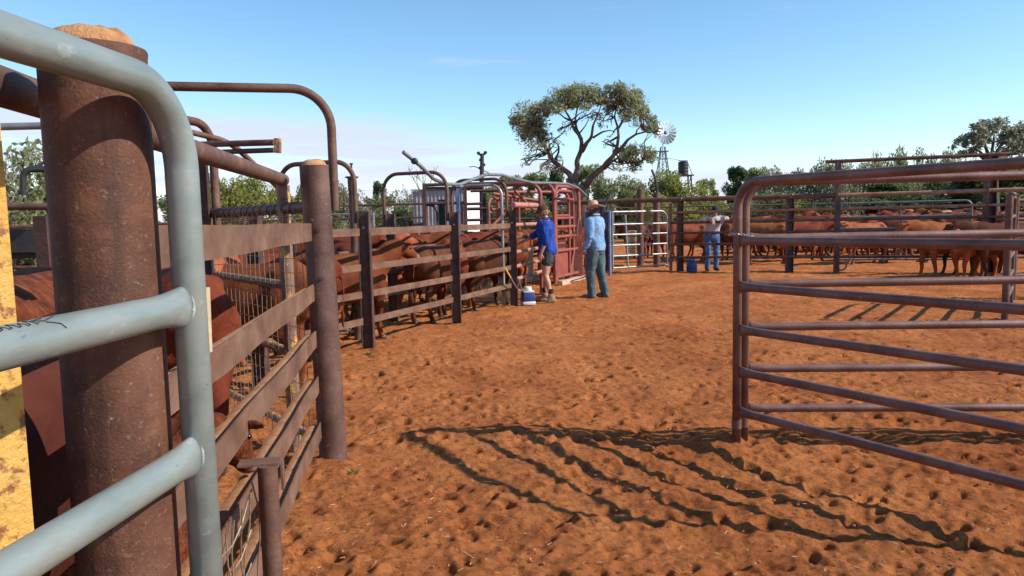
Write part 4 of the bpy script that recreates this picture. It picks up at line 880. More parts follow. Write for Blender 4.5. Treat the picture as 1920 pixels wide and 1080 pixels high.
put(4, 1100, 316, 58, 70, 'green tree behind the fork of the big tree trunk')
put(1, 1130, 335, 54, 110, 'olive tree mass behind the tan hat')
put(1, 1158, 342, 52, 90, 'olive grey tree right of the tan hat')
put(4, 1185, 350, 56, 60, 'green bush before the two tall round posts')
put(0, 1215, 360, 50, 70, 'yellow green bush between the two tall round posts')
put(0, 1268, 328, 55, 110, 'large yellow green bush beneath the water tank')
put(0, 1250, 372, 44, 120, 'low yellow green bush behind the galvanised gate corner')
put(4, 1325, 340, 70, 36, 'small fresh green tree between tank bush and dark tree')
put(0, 1345, 372, 50, 110, 'yellow scrub over the navy-capped man')
put(2, 1378, 318, 66, 58, 'darkest tall tree above the bend of the brown gate')
put(4, 1418, 320, 64, 50, 'lighter tree joined to the darkest tall tree')
put(3, 1450, 333, 56, 90, 'grey green scrub above the nearer brown gate corner')
put(1, 1430, 365, 48, 120, 'olive scrub between brown gate and thick back fence pipe')
put(0, 1500, 375, 46, 90, 'yellow green scrub right of the plain back fence post')
put(3, 1520, 330, 52, 110, 'long grey scrub left of the high rail')
put(1, 1555, 318, 50, 80, 'olive tree poking above the left end of the high rail')
put(3, 1610, 325, 46, 130, 'dusty scrub under the high rail')
put(2, 1650, 355, 42, 140, 'dark scrub behind the grey yard panel')
put(1, 1645, 308, 52, 60, 'olive tree crown just below the high rail')
put(1, 1690, 298, 56, 74, 'thin topped tree touching the middle of the high rail')
put(1, 1735, 340, 44, 120, 'olive scrub mass beneath the middle of the high rail')
put(3, 1765, 305, 50, 90, 'rounded pale crown under the high rail')
put(2, 1800, 345, 40, 150, 'dark scrub left of the tallest back fence post')
put(1, 1830, 320, 42, 120, 'olive scrub at foot of the grey right hand tree')
put(2, 1890, 340, 38, 140, 'dark scrub under the grey tree at right edge')
put(3, 1960, 320, 40, 160, 'grey scrub cut off by the right edge')
put(1, 2060, 330, 42, 150, 'olive scrub beyond the right edge')
for k_, (px, y) in enumerate(((330, 60), (470, 62), (560, 66), (880, 75), (1060, 74), (1200, 76), (1300, 80), (1470, 78), (1560, 72), (1720, 70), (1850, 66), (100, 45), (-60, 50))):
    put((1, 3, 4)[k_ % 3], px, 372, y, 180, ('low hazy scrub far behind the yards near the ' + ('thick rusty post', 'mesh panel', 'brown pipe post', 'shed', 'big tree trunk', 'tall round posts', 'water tank', 'brown gate corner', 'high rail end', 'high rail middle', 'tallest fence post', 'hooked pipe', 'yellow upright')[k_]))
# big spreading tree
TYD = 43.0
def tw_(x, y, dy=0): return W(x, y, y=TYD+dy)
t = thing('spreading_tree', 'big spreading tree with several dark curving limbs and drooping olive foliage', 'tree', Z(tw_(1082, 400), 0))
s = MB(); root = Z(tw_(1080, 400), -.1); rr1 = Z(tw_(1083, 400), -.1)+Vector((.25, .2, 0))
def limb(pts, r0, r1, dys=None):
    P = [tw_(*p) if len(p) == 3 else tw_(p[0], p[1]) for p in pts]; n = len(P)
    s.tube(rounded([Vector(q) for q in P], .5, 3), 0, 8) if False else None
    Q = rounded(P, .6, 3); m_ = len(Q); s.tube(Q, [(r0+(r1-r0)*(k/(m_-1))**.7)*.68 for k in range(m_)], 8); return P
s.tube([root, tw_(1074, 360), tw_(1074, 338)], [.48, .36, .29], 10); s.tube([rr1, tw_(1090, 362, .2), tw_(1096, 350, .2)], [.36, .27, .22], 10)
tips = []
lims = [limb([(1074, 340), (1068, 326), (1052, 314), (1037, 302), (1028, 286), (1016, 264), (1006, 250), (1000, 232)], .30, .07),
 limb([(1075, 342), (1082, 325), (1084, 318), (1081, 303), (1089, 284), (1091, 265), (1085, 252), (1076, 243), (1071, 226), (1060, 208), (1050, 196)], .32, .06),
 limb([(1091, 284, .0), (1100, 268, -.3), (1109, 258, -.5), (1112, 235, -.8), (1122, 212, -1), (1130, 190, -1.2)], .2, .05),
 limb([(1090, 262, .2), (1082, 245, .6), (1078, 228, .8), (1082, 205, 1), (1090, 188, 1.2)], .17, .05),
 limb([(1096, 352, .2), (1112, 329, .1), (1131, 314, 0), (1140, 302, -.2), (1150, 292, -.3), (1157, 275, -.3), (1160, 255, -.4), (1158, 238, -.4), (1152, 220, -.2), (1156, 200, 0)], .30, .06),
 limb([(1152, 289, -.3), (1165, 278, -.6), (1177, 262, -.8), (1192, 252, -1), (1210, 247, -1.1), (1226, 248, -1.2)], .2, .04),
 limb([(1133, 316, 0), (1145, 305, .4), (1149, 301, .5), (1162, 306, .6), (1183, 306, .6), (1207, 299, .6)], .16, .04),
 limb([(1112, 258, -.5), (1130, 247, -1), (1145, 244, -1.2), (1154, 248, -1.3)], .1, .03),
 limb([(1160, 240, -.4), (1170, 222, .2), (1182, 208, .5), (1190, 196, .8)], .1, .03),
 limb([(1071, 226, 0), (1060, 222, .5), (1045, 210, .8), (1035, 200, 1)], .1, .03),
 limb([(1037, 302, 0), (1045, 290, .4), (1048, 278, .6), (1040, 262, .8)], .08, .02)]
rg = random.Random(4)
clumps = [(985, 214, 26, 22), (1008, 228, 20, 20), (972, 228, 14, 16), (990, 252, 20, 14), (1015, 255, 16, 12), (1000, 240, 22, 14), (1018, 205, 18, 14), (1035, 196, 20, 15), (1052, 178, 22, 15), (1072, 172, 22, 13), (1092, 170, 24, 13), (1110, 176, 16, 15), (1060, 192, 24, 12), (1090, 190, 26, 12), (1118, 188, 14, 10), (1135, 184, 16, 12),
 (1152, 174, 18, 13), (1172, 171, 18, 14), (1188, 184, 18, 14), (1165, 192, 26, 13), (1200, 198, 16, 15), (1185, 210, 22, 14), (1150, 204, 16, 12), (1206, 212, 10, 12), (1222, 226, 9, 12), (1212, 238, 12, 9), (1228, 238, 8, 12), (1172, 282, 14, 10), (1190, 283, 14, 12), (1180, 294, 18, 9), (1215, 288, 13, 13), (1225, 296, 8, 10), (1192, 310, 14, 12), (1170, 300, 10, 8)]
sparse = [(1010, 275, 18, 12), (995, 290, 14, 14), (1030, 312, 20, 8), (1045, 300, 14, 10), (1018, 322, 12, 10), (1000, 270, 20, 14), (1052, 320, 10, 8), (1040, 265, 12, 10), (1130, 225, 16, 14), (1100, 215, 20, 12), (1140, 265, 12, 10), (1192, 232, 14, 10), (1060, 240, 12, 10), (1160, 315, 14, 7), (1235, 250, 6, 12), (985, 305, 10, 8)]
allb = [q for l in lims for q in l[2:]]
cs = []; per = []
for lst, dens in ((clumps, 1.0), (sparse, .16)):
    for (x, y, a, b) in lst:
        c = tw_(x, y, rg.uniform(-1.6, 1.6)); rx = a/F*TYD; rz = b/F*TYD
        for _ in range(5):
            o = Vector((rg.uniform(-.8, .8)*rx, rg.uniform(-1, 1)*rx, rg.uniform(-.7, .7)*rz)); k = rg.uniform(.3, .8); cs.append((c.x+o.x, c.y+o.y, c.z+o.z, rx*k, rx*k*1.2, rz*k)); per.append(int(dens*rg.uniform(.6, 1.4)*a*b*.26))
        cs.append((c.x, c.y, c.z, rx*1.25, rx*1.3, rz*1.3)); per.append(int(dens*a*b*.55))
        for _ in range(5 if dens == 1 else 7):
            src = min(allb, key=lambda q: (q-c).length*rg.uniform(.7, 1.3)); e = c+Vector((rg.uniform(-1, 1)*rx, rg.uniform(-1, 1)*rx*.8, rg.uniform(-.8, .8)*rz)); mid = src.lerp(e, .5)+Vector((rg.uniform(-.2, .2), rg.uniform(-.2, .2), rg.uniform(-.1, .3)))
            s.tube([src, src.lerp(mid, .5)+Vector((rg.uniform(-.08, .08), 0, rg.uniform(-.08, .08))), mid, mid.lerp(e, .6)+Vector((rg.uniform(-.08, .08), 0, .05)), e], [.05, .04, .03, .02, .01], 5)
s.build('trunk', BARK, t, sharp=0)
l0 = Vector(t.location); cr = leaves([(a-l0.x, b-l0.y, c-l0.z, d, e, f) for a, b, c, d, e, f in cs], per, .115, np.random.default_rng(5), .3, 2.6); link('crown', cr, leafmat('olive acacia leaves', [(.25, .27, .14), (.36, .37, .22)], .5), t, smooth=False)
# grey tree at the right edge
t = thing('scrub_tree', 'open grey-green spreading tree rising above the right end of the high rail', 'tree', Z(W(1865, 400, y=36), 0)); l0 = Vector(t.location)
s = MB(); w36 = lambda x, y, d=0: W(x, y, y=36+d); b0 = w36(1868, 400); s.tube([Z(b0, -.1), w36(1862, 330), w36(1858, 300)], [.3, .2, .16], 8)
for e in ((1810, 275), (1835, 255), (1865, 250), (1895, 255), (1925, 262), (1950, 280), (1805, 290), (1880, 285)):
    q = w36(e[0], e[1], rg.uniform(-1.5, 1.5)); m_ = w36(1858, 300).lerp(q, .5)+Vector((0, 0, .15)); s.tube([w36(1858, 306), m_, q], [.12, .06, .02], 6)
    for _ in range(6): s.tube([m_, q+Vector((rg.uniform(-.8, .8), rg.uniform(-.8, .8), rg.uniform(-.4, .5)))], [.03, .008], 4)
s.build('trunk', BARK, t); cs = []; per = []
for x, y, a, b in ((1800, 270, 14, 8), (1815, 262, 16, 9), (1835, 245, 20, 11), (1858, 236, 22, 10), (1885, 238, 22, 12), (1910, 248, 20, 14), (1850, 258, 26, 10), (1880, 262, 26, 12), (1915, 275, 24, 14), (1825, 280, 22, 7), (1940, 260, 24, 18), (1960, 285, 20, 16), (1890, 292, 28, 10), (1800, 292, 10, 5), (1870, 312, 30, 9), (1920, 310, 26, 12)):
    for _ in range(6):
        c = w36(x+rg.uniform(-.9, .9)*a, y+rg.uniform(-.9, .9)*b, rg.uniform(-1.8, 1.8)); k = rg.uniform(.25, .5); cs.append((c.x-l0.x, c.y-l0.y, c.z-l0.z, a/F*36*k, a/F*36*k, b/F*36*k*2.0)); per.append(int(a*b*.26))
link('crown', leaves(cs, per, .12, np.random.default_rng(8), .2, 2.2), LF[3], t, smooth=False)
# bare trees
def bare(px, top, y, label, seed):
    b = W(px, 420, y=y); b.z = 0; t = thing('bare_tree', label, 'tree', b); s = MB(); r = random.Random(seed); H = W(px, top, y=y).z
    def br(p, d, l, rad, k):
        e = p+d*l; m_ = p.lerp(e, .5)+Vector((r.uniform(-.08, .08), r.uniform(-.08, .08), 0))*l; s.tube([p, m_, e], [rad, rad*.85, rad*.65], 5)
        if k:
            for _ in range(3 if k > 1 else 4):
                d2 = (d+Vector((r.uniform(-.7, .7), r.uniform(-.6, .6), r.uniform(-.1, .6)))).normalized(); br(e if r.random() < .6 else m_, d2, l*r.uniform(.38, .62), rad*.55, k-1)
    br(b, Vector((.03, 0, 1)), H*.50, .10, 4); s.build('branches', BARKP, t); return t
bare(765, 318, 50, 'bare leafless grey tree seen inside the hoop with the tied pipe', 3); bare(800, 312, 54, 'second leafless tree just above the shed roof', 8); bare(582, 355, 40, 'bare twiggy tree between second hoop and the brown pipe post', 5); bare(15, 255, 24, 'leafless twigs above the olive bush at left edge', 12)
# ---------------------------------------------------------------- cattle
def hidemat(name, c0, c1, c2): return mat(name, [c0, c1, c2], 3.0, .8, 0, .8, 45, stretch=(.8, 1, 1), objrand=.35, spec=.12, spots=[((c0[0]*.45, c0[1]*.42, c0[2]*.42), 2.6, .60, .76), ((c2[0]*1.25, c2[1]*1.45, c2[2]*1.5), 1.9, .62, .85)])
HIDES = [hidemat('deep red hide', (.09, .021, .009), (.15, .034, .014), (.21, .055, .022)), hidemat('orange red hide', (.17, .045, .015), (.25, .072, .024), (.33, .11, .04)),
         hidemat('dark chestnut hide', (.05, .015, .009), (.085, .024, .013), (.12, .036, .018)), hidemat('pale fawn hide', (.33, .17, .08), (.42, .24, .13), (.5, .31, .18))]
HIDES.append(mat('curly red hide', [(.075, .018, .008), (.15, .036, .014), (.24, .07, .028)], 24, .8, 0, 2.6, 34, stretch=(1, 1, .6), spec=.15))
HNAME = ['deep red', 'orange red', 'dark chestnut', 'pale fawn']
HOOF = mat('hoof horn', [(.05, .035, .03), (.10, .07, .055)], 12, .6); EYE = mat('dark eye', [(.008, .006, .005)], 1, .15); MUZ = mat('muzzle skin', [(.16, .07, .05), (.24, .12, .09)], 20, .55); HORN = mat('cow horn', [(.55, .48, .38), (.7, .64, .52)], 9, .5)
TAG = mat('yellow ear tag', [(.8, .5, .05)], 3, .4)
def cow_mesh(name, head=(1.02, 1.15), muz=(1.25, .90), hy=0.0, gait=(.0, .0, .0, .0), hs=1.0, voxel=.024, horns=False, tailx=0.0):
    s = MB()
    R = [(-.83, 1.00, .06, .07), (-.80, .985, .15, .16), (-.72, .965, .20, .235), (-.58, .945, .225, .285), (-.42, .925, .225, .30), (-.22, .895, .255, .325), (.0, .875, .275, .345), (.2, .88, .27, .345), (.38, .895, .235, .345), (.5, .92, .20, .325), (.60, .95, .165, .27), (.68, .98, .11, .19)]
    s.loft([(Vector((x, 0, z)), Vector((0, ry, 0)), Vector((0, 0, -rz))) for x, z, ry, rz in R], 22)
    s.ell((.42, 0, 1.17), (.20, .085, .10), 10, 7); s.ell((-.60, 0, 1.17), (.16, .10, .075), 10, 7)      # withers, hips
    for y in (-1, 1): s.ell((-.56, y*.16, 1.12), (.10, .07, .06), 8, 6); s.ell((-.79, y*.09, 1.06), (.05, .04, .05), 8, 6)
    hx, hz = head; mx_, mz = muz; H = Vector((hx, hy*.75, hz)); M_ = Vector((mx_, hy*1.25, mz)); ax = (M_-H).normalized()
    nb = Vector((.52, 0, 1.0)); mid = nb.lerp(H, .5)+Vector((0, 0, .02))
    s.loft([(Vector((.45, 0, .97)), Vector((0, .17, 0)), Vector((0, 0, -.29))), (nb+Vector((.06, 0, 0)), Vector((0, .15, 0)), Vector((0, 0, -.25))), (mid, Vector((0, .115, 0)), Vector((.03, 0, -.205))), (H-ax*.02, Vector((0, .088, 0)), Vector((.03, 0, -.125))), (H+ax*.04, Vector((0, .08, 0)), Vector((.02, 0, -.10)))], 16)
    s.ell(nb+Vector((.12, 0, -.26)), (.13, .04, .12), 8, 6)                                  # dewlap
    sd = Vector((0, 1, 0)); upv = sd.cross(ax)*-1
    if upv.z < 0: upv = -upv
    L_ = (M_-H).length
    s.loft([(H-ax*.06, sd*.06, upv*-.07), (H-ax*.01, sd*.098, upv*-.105), (H+ax*.10, sd*.104, upv*-.108), (H+ax*.20, sd*.085, upv*-.092), (H+ax*(L_*.72), sd*.062, upv*-.07), (H+ax*(L_*.9), sd*.066, upv*-.068), (H+ax*(L_+.03), sd*.058, upv*-.055), (H+ax*(L_+.055), sd*.03, upv*-.03)], 14)
    for y in (-1, 1):
        e = H+ax*.0+upv*.045+sd*(y*.09); tip = e+sd*(y*.15)+upv*.0-ax*.02; s.limb([e, e.lerp(tip, .5)+upv*.012, tip], [.03, .058, .022], 8, .45, up=ax)
    fx = .44; gx = gait
    for k, y in enumerate((-1, 1)):
        g = gx[k]
        s.limb([(fx-.02, y*.13, .88), (fx+.02, y*.15, .72), (fx+g*.3, y*.14, .52), (fx+.02+g*.7, y*.125, .40), (fx+g*.85-.01, y*.125, .22), (fx+g-.0, y*.125, .11), (fx+g+.03, y*.125, .045)], [.14, .125, .078, .058, .042, .042, .046], 10)
        g = gx[2+k]
        s.limb([(-.58, y*.13, .92), (-.55, y*.15, .76), (-.52+g*.3, y*.15, .62), (-.62+g*.5, y*.135, .50), (-.71+g*.6, y*.12, .42), (-.68+g*.8, y*.12, .24), (-.65+g*.95, y*.12, .11), (-.61+g, y*.12, .045)], [.18, .175, .125, .078, .058, .043, .043, .047], 10)
    s.limb([(-.82, 0, 1.10), (-.88-tailx*.2, .0, 1.02), (-.895-tailx*.4, tailx*.1, .78), (-.885-tailx*.5, tailx*.2, .56)], [.035, .026, .019, .019], 8); s.limb([(-.885-tailx*.5, tailx*.2, .58), (-.88-tailx*.5, tailx*.2, .48), (-.88-tailx*.5, tailx*.2, .36)], [.022, .034, .014], 8)
    ex = MB()
    for y in (-1, 1): ex.mi = 2; ex.ell(H+ax*.095+upv*.042+sd*(y*.096), (.018, .012, .015), 8, 6)
    for y in (-1, 1): ex.mi = 2; ex.ell(H+ax*(L_+.035)+sd*(y*.028)+upv*.02, (.012, .012, .009), 6, 5)
    ex.mi = 1
    for sx_, k in ((1, 0), (1, 1), (-1, 2), (-1, 3)):
        y = (-1, 1)[k % 2]; gx_ = gx[k]; X = (fx+gx_+.035) if sx_ > 0 else (-.60+gx_); ex.loft([(Vector((X+.02, y*.125 if sx_ > 0 else y*.12, .0)), Vector((.062, 0, 0)), Vector((0, .046, 0))), (Vector((X+.005, y*.125 if sx_ > 0 else y*.12, .05)), Vector((.045, 0, 0)), Vector((0, .041, 0)))], 10)
    hm = lambda c: np.where((c[:, 0]-M_.x)**2+(c[:, 1]-M_.y)**2+(c[:, 2]-M_.z)**2 < .068**2, 3, 0)
    o = solid(s, name, [HIDES[0], HOOF, EYE, MUZ], None, voxel, 4, .006, 5, extra=ex, matfn=hm)
    if horns: 
        for y in (-1, 1):
            b = H+upv*.07+sd*(y*.075)-ax*.02; h = MB(); h.tube([b, b+sd*(y*.10)+upv*.02, b+sd*(y*.17)+upv*.10, b+sd*(y*.16)+upv*.18], [.03, .025, .016, .006], 8); h.build('horn', HORN, o, sharp=0)
    return o
HP = cow_mesh('cow', gait=(.10, -.08, -.06, .12)); HDN = cow_mesh('cow', (.98, .74), (1.12, .42), .0, (.02, -.10, .1, -.05)); HTN = cow_mesh('cow', (.92, 1.13), (1.06, .91), .20, (-.05, .05, .05, -.04)); HUP = cow_mesh('cow', (.98, 1.26), (1.25, 1.10), -.1, (.05, .0, .0, .05)); HHR = cow_mesh('cow', (1.0, 1.12), (1.20, .86), .08, (.0, .05, .1, 0), horns=True)
KIND = {'level': HP, 'down': HDN, 'turned': HTN, 'up': HUP, 'horned': HHR}
first = {k: True for k in KIND}; hd_mesh = {}
def cow(k, x, y, deg, hide, label, sc=1.0, group='red cattle in the yards', z=0.0):
    src = KIND[k]
    if first[k]: o = src; first[k] = False
    else: o = copy_tree(src)
    key = (k, hide)
    if key not in hd_mesh:
        me = o.data.copy() if any(kk[0] == k for kk in hd_mesh) else o.data; me.materials[0] = HIDES[hide]; hd_mesh[key] = me
    o.data = hd_mesh[key]; o.location = (x, y, z); o.rotation_euler.z = math.radians(deg); o.scale = (sc, sc, sc); tag(o, label, 'cow', group); return o
def cowp(k, px, py, deg, hide, label, sc=1.0, **kw): p = W(px, py, z=0); return cow(k, p.x, p.y, deg, hide, label, sc, **kw)
# race and near pens
rdeg = math.degrees(math.atan2(RD.y, RD.x))
rc = lambda f, o=.55: R1.lerp(R3, f)+RP*o
cow('up', *rc(.10, .58).xy, rdeg-16, 0, 'red brown weaner walking in the race behind the first dark beam post', .92)
c = W(655, 640, z=0); cow('level', c.x-.55, c.y-.3, rdeg+2, 2, 'dark calf in the race half hidden behind the brown pipe post', .88)
cow('down', *rc(.60, .5).xy, rdeg+4, 2, 'dark cow with head down behind rails right of the second race post', .93)
cow('level', *rc(.80, .62).xy, rdeg+15, 0, 'red cow pressed against the race rails before the slide gate', .98)
cow('turned', *rc(.93, .35).xy, rdeg-10, 2, 'dark cow kicking up dust at the end of the race', .95)
cow('level', *(K0+KD*-.6+KN*.5).xy, rdeg, 0, 'red cow standing beyond the pink rail gate, nose to the crush', .98)
cow('turned', *(K0+KD*2.9+KN*.45).xy, rdeg, 1, 'orange cow caught inside the red crush', .98)
for k, px, yy, deg, hd, lb, sc in (
 ('level', 40, 2.55, 102, 4, 'curly red cow filling the gap between yellow upright and thick rusty post', 1.12),
 ('down', -80, 1.75, 95, 2, 'dark cow low behind the yellow upright and pale gate rail', 1.0),
 ('level', 120, 1.95, 80, 4, 'shaggy red cow back showing below the dark pipe by the thick post', .66),
 ('level', 300, 4.9, 125, 0, 'red cow rump just past the grey green gate upright', 1.02),
 ('level', 390, 7.2, 100, 1, 'orange cow behind the mesh panel, flank against the wire', 1.05),
 ('down', 430, 6.7, 168, 0, 'deep red cow lower in the mesh panel with its head down', .95),
 ('level', 480, 8.0, 188, 0, 'red cow crossing behind the yellow-stained upright', .98),
 ('horned', 425, 9.6, 10, 0, 'horned cow with pale horns seen through the upper mesh', 1.08),
 ('turned', 560, 10.0, 190, 2, 'dark cow behind the mesh panel beside the horned cow', 1.02),
 ('level', 480, 11.6, 175, 1, 'orange cow farther back behind the horned cow', 1.03),
 ('turned', 600, 11.6, -10, 0, 'red cow looking out beside the brown pipe post over the race', 1.06),
 ('level', 680, 12.6, 178, 1, 'bright orange backed cow standing across the pen behind the first race post', 1.07),
 ('level', 745, 13.6, 5, 0, 'red cow back between the far race post and the drafting frame', 1.0),
 ('level', 800, 15.4, 182, 0, 'red cow behind the drafting frame', 1.0),
 ('turned', 860, 15.6, 10, 0, 'red cow beneath the blue guide channel of the slide gate', 1.0),
 ('level', 920, 16.0, 185, 1, 'orange cow resting behind the last race panel', 1.0),
 ('level', 560, 14.2, 0, 0, 'red cow far back in the pen left of the brown pipe post', 1.05),
 ('turned', 640, 16.6, 170, 1, 'orange cow far back above the side of the brown pipe post', 1.05),
 ('level', 720, 18.4, 0, 0, 'farthest red cow in the pen behind the race', 1.05),
 ('up', 420, 13.0, 30, 0, 'red cow far back over the mesh panel top pipe', 1.0),
 ('level', 985, 20.0, 170, 0, 'red cow seen through the open frames of the crush', 1.0),
 ('level', 1075, 21.5, 10, 0, 'red cow behind the crush near the tree trunk', 1.0)):
    c = W(px, 411, y=yy); cow(k, c.x, yy, deg, hd, lb, sc)
# back herd: distinct front animals
for k, px, yy, deg, hd, lb, sc in (
 ('level', 1283, 24.0, 182, 1, 'orange cow walking leftwards behind the galvanised gate end and back fence post', 1.0),
 ('level', 1262, 26.6, 176, 0, 'red cow close behind the orange cow that walks leftwards', .98),
 ('turned', 1190, 26.5, 100, 0, 'red cow behind the pale crate and galvanised gate', 1.0),
 ('level', 1218, 27.8, 85, 2, 'dark cow behind the second tall round post', 1.0),
 ('level', 1335, 25.0, 80, 2, 'dark cow rump just behind the navy-capped man', .98),
 ('level', 1372, 23.8, 100, 0, 'red cow half hidden by the chained gate uprights', 1.0),
 ('turned', 1432, 22.6, 150, 1, 'orange cow standing side on right of the chained gate uprights', 1.0),
 ('down', 1418, 24.4, 200, 2, 'dark cow feeding behind the orange cow right of the chain', .98),
 ('level', 1506, 23.4, 5, 0, 'red cow just right of the plain back fence post', .98),
 ('level', 1545, 24.6, 180, 1, 'orange cow left of the high rail post, head lowered to a calf', .98),
 ('turned', 1620, 21.6, 200, 1, 'orange cow behind the grey panel near its looped foot', .96),
 ('level', 1665, 23.0, 10, 0, 'red cow behind the upright bar of the grey panel', 1.0),
 ('down', 1690, 21.8, 160, 2, 'dark cow feeding behind the right half of the grey panel', 1.0),
 ('level', 1780, 16.3, 184, 1, 'glossy red cow facing left in front of the grey panel end', 1.0),
 ('turned', 1826, 15.9, 205, 1, 'small orange calf in front of the glossy red cow', .86),
 ('level', 1822, 17.0, 170, 2, 'dark legged cow behind the small orange calf by the tallest post', .95),
 ('level', 1880, 15.6, 175, 2, 'dark cow between tallest fence post and the welded round post', .98),
 ('turned', 1925, 16.8, 200, 0, 'red cow beside the right edge behind the six rail gate', 1.0),
 ('level', 1745, 33.5, 176, 3, 'pale fawn cow standing tall at the back of the herd', 1.2),
 ('level', 1775, 34.6, 10, 2, 'blackish cow standing tall at the back of the herd', 1.2)):
    c = W(px, 411, y=yy); cow(k, c.x, yy, deg, hd, lb, sc)
g = random.Random(17); ORD = ['first', 'second', 'third', 'fourth', 'fifth', 'sixth', 'seventh', 'eighth', 'ninth', 'tenth', 'eleventh', 'twelfth', 'thirteenth', 'fourteenth', 'fifteenth']
RW = ['front', 'second', 'third', 'fourth', 'fifth', 'sixth', 'rearmost']
for ri, yy in enumerate((25.4, 26.9, 28.4, 30.0, 31.6, 33.3, 35.2)):
    x0 = W(1395+(ri % 2)*18-ri*4, 411, y=yy).x; x1 = W(1985, 411, y=yy).x; n = int((x1-x0)/(1.28)); 
    for j in range(min(n, 15)):
        x = x0+(j+.5)*(x1-x0)/n+g.uniform(-.3, .3); k = g.choice(['level', 'level', 'turned', 'up', 'down', 'level']); hd = g.choices((0, 1, 2, 3), (6, 5, 1.3, .35))[0]; deg = g.choice((0, 180))+g.uniform(-35, 35)
        face = 'facing left' if math.cos(math.radians(deg)) < 0 else 'facing right'; hdn = {'level': 'head level', 'turned': 'head turned', 'up': 'head high', 'down': 'head down'}[k]
        cow(k, x, yy+g.uniform(-.5, .5), deg, hd, f'{HNAME[hd]} cow, {ORD[j]} from left in {RW[ri]} herd row, {face}, {hdn}', g.uniform(1.02, 1.14))
for k in KIND:
    assert not first[k], k

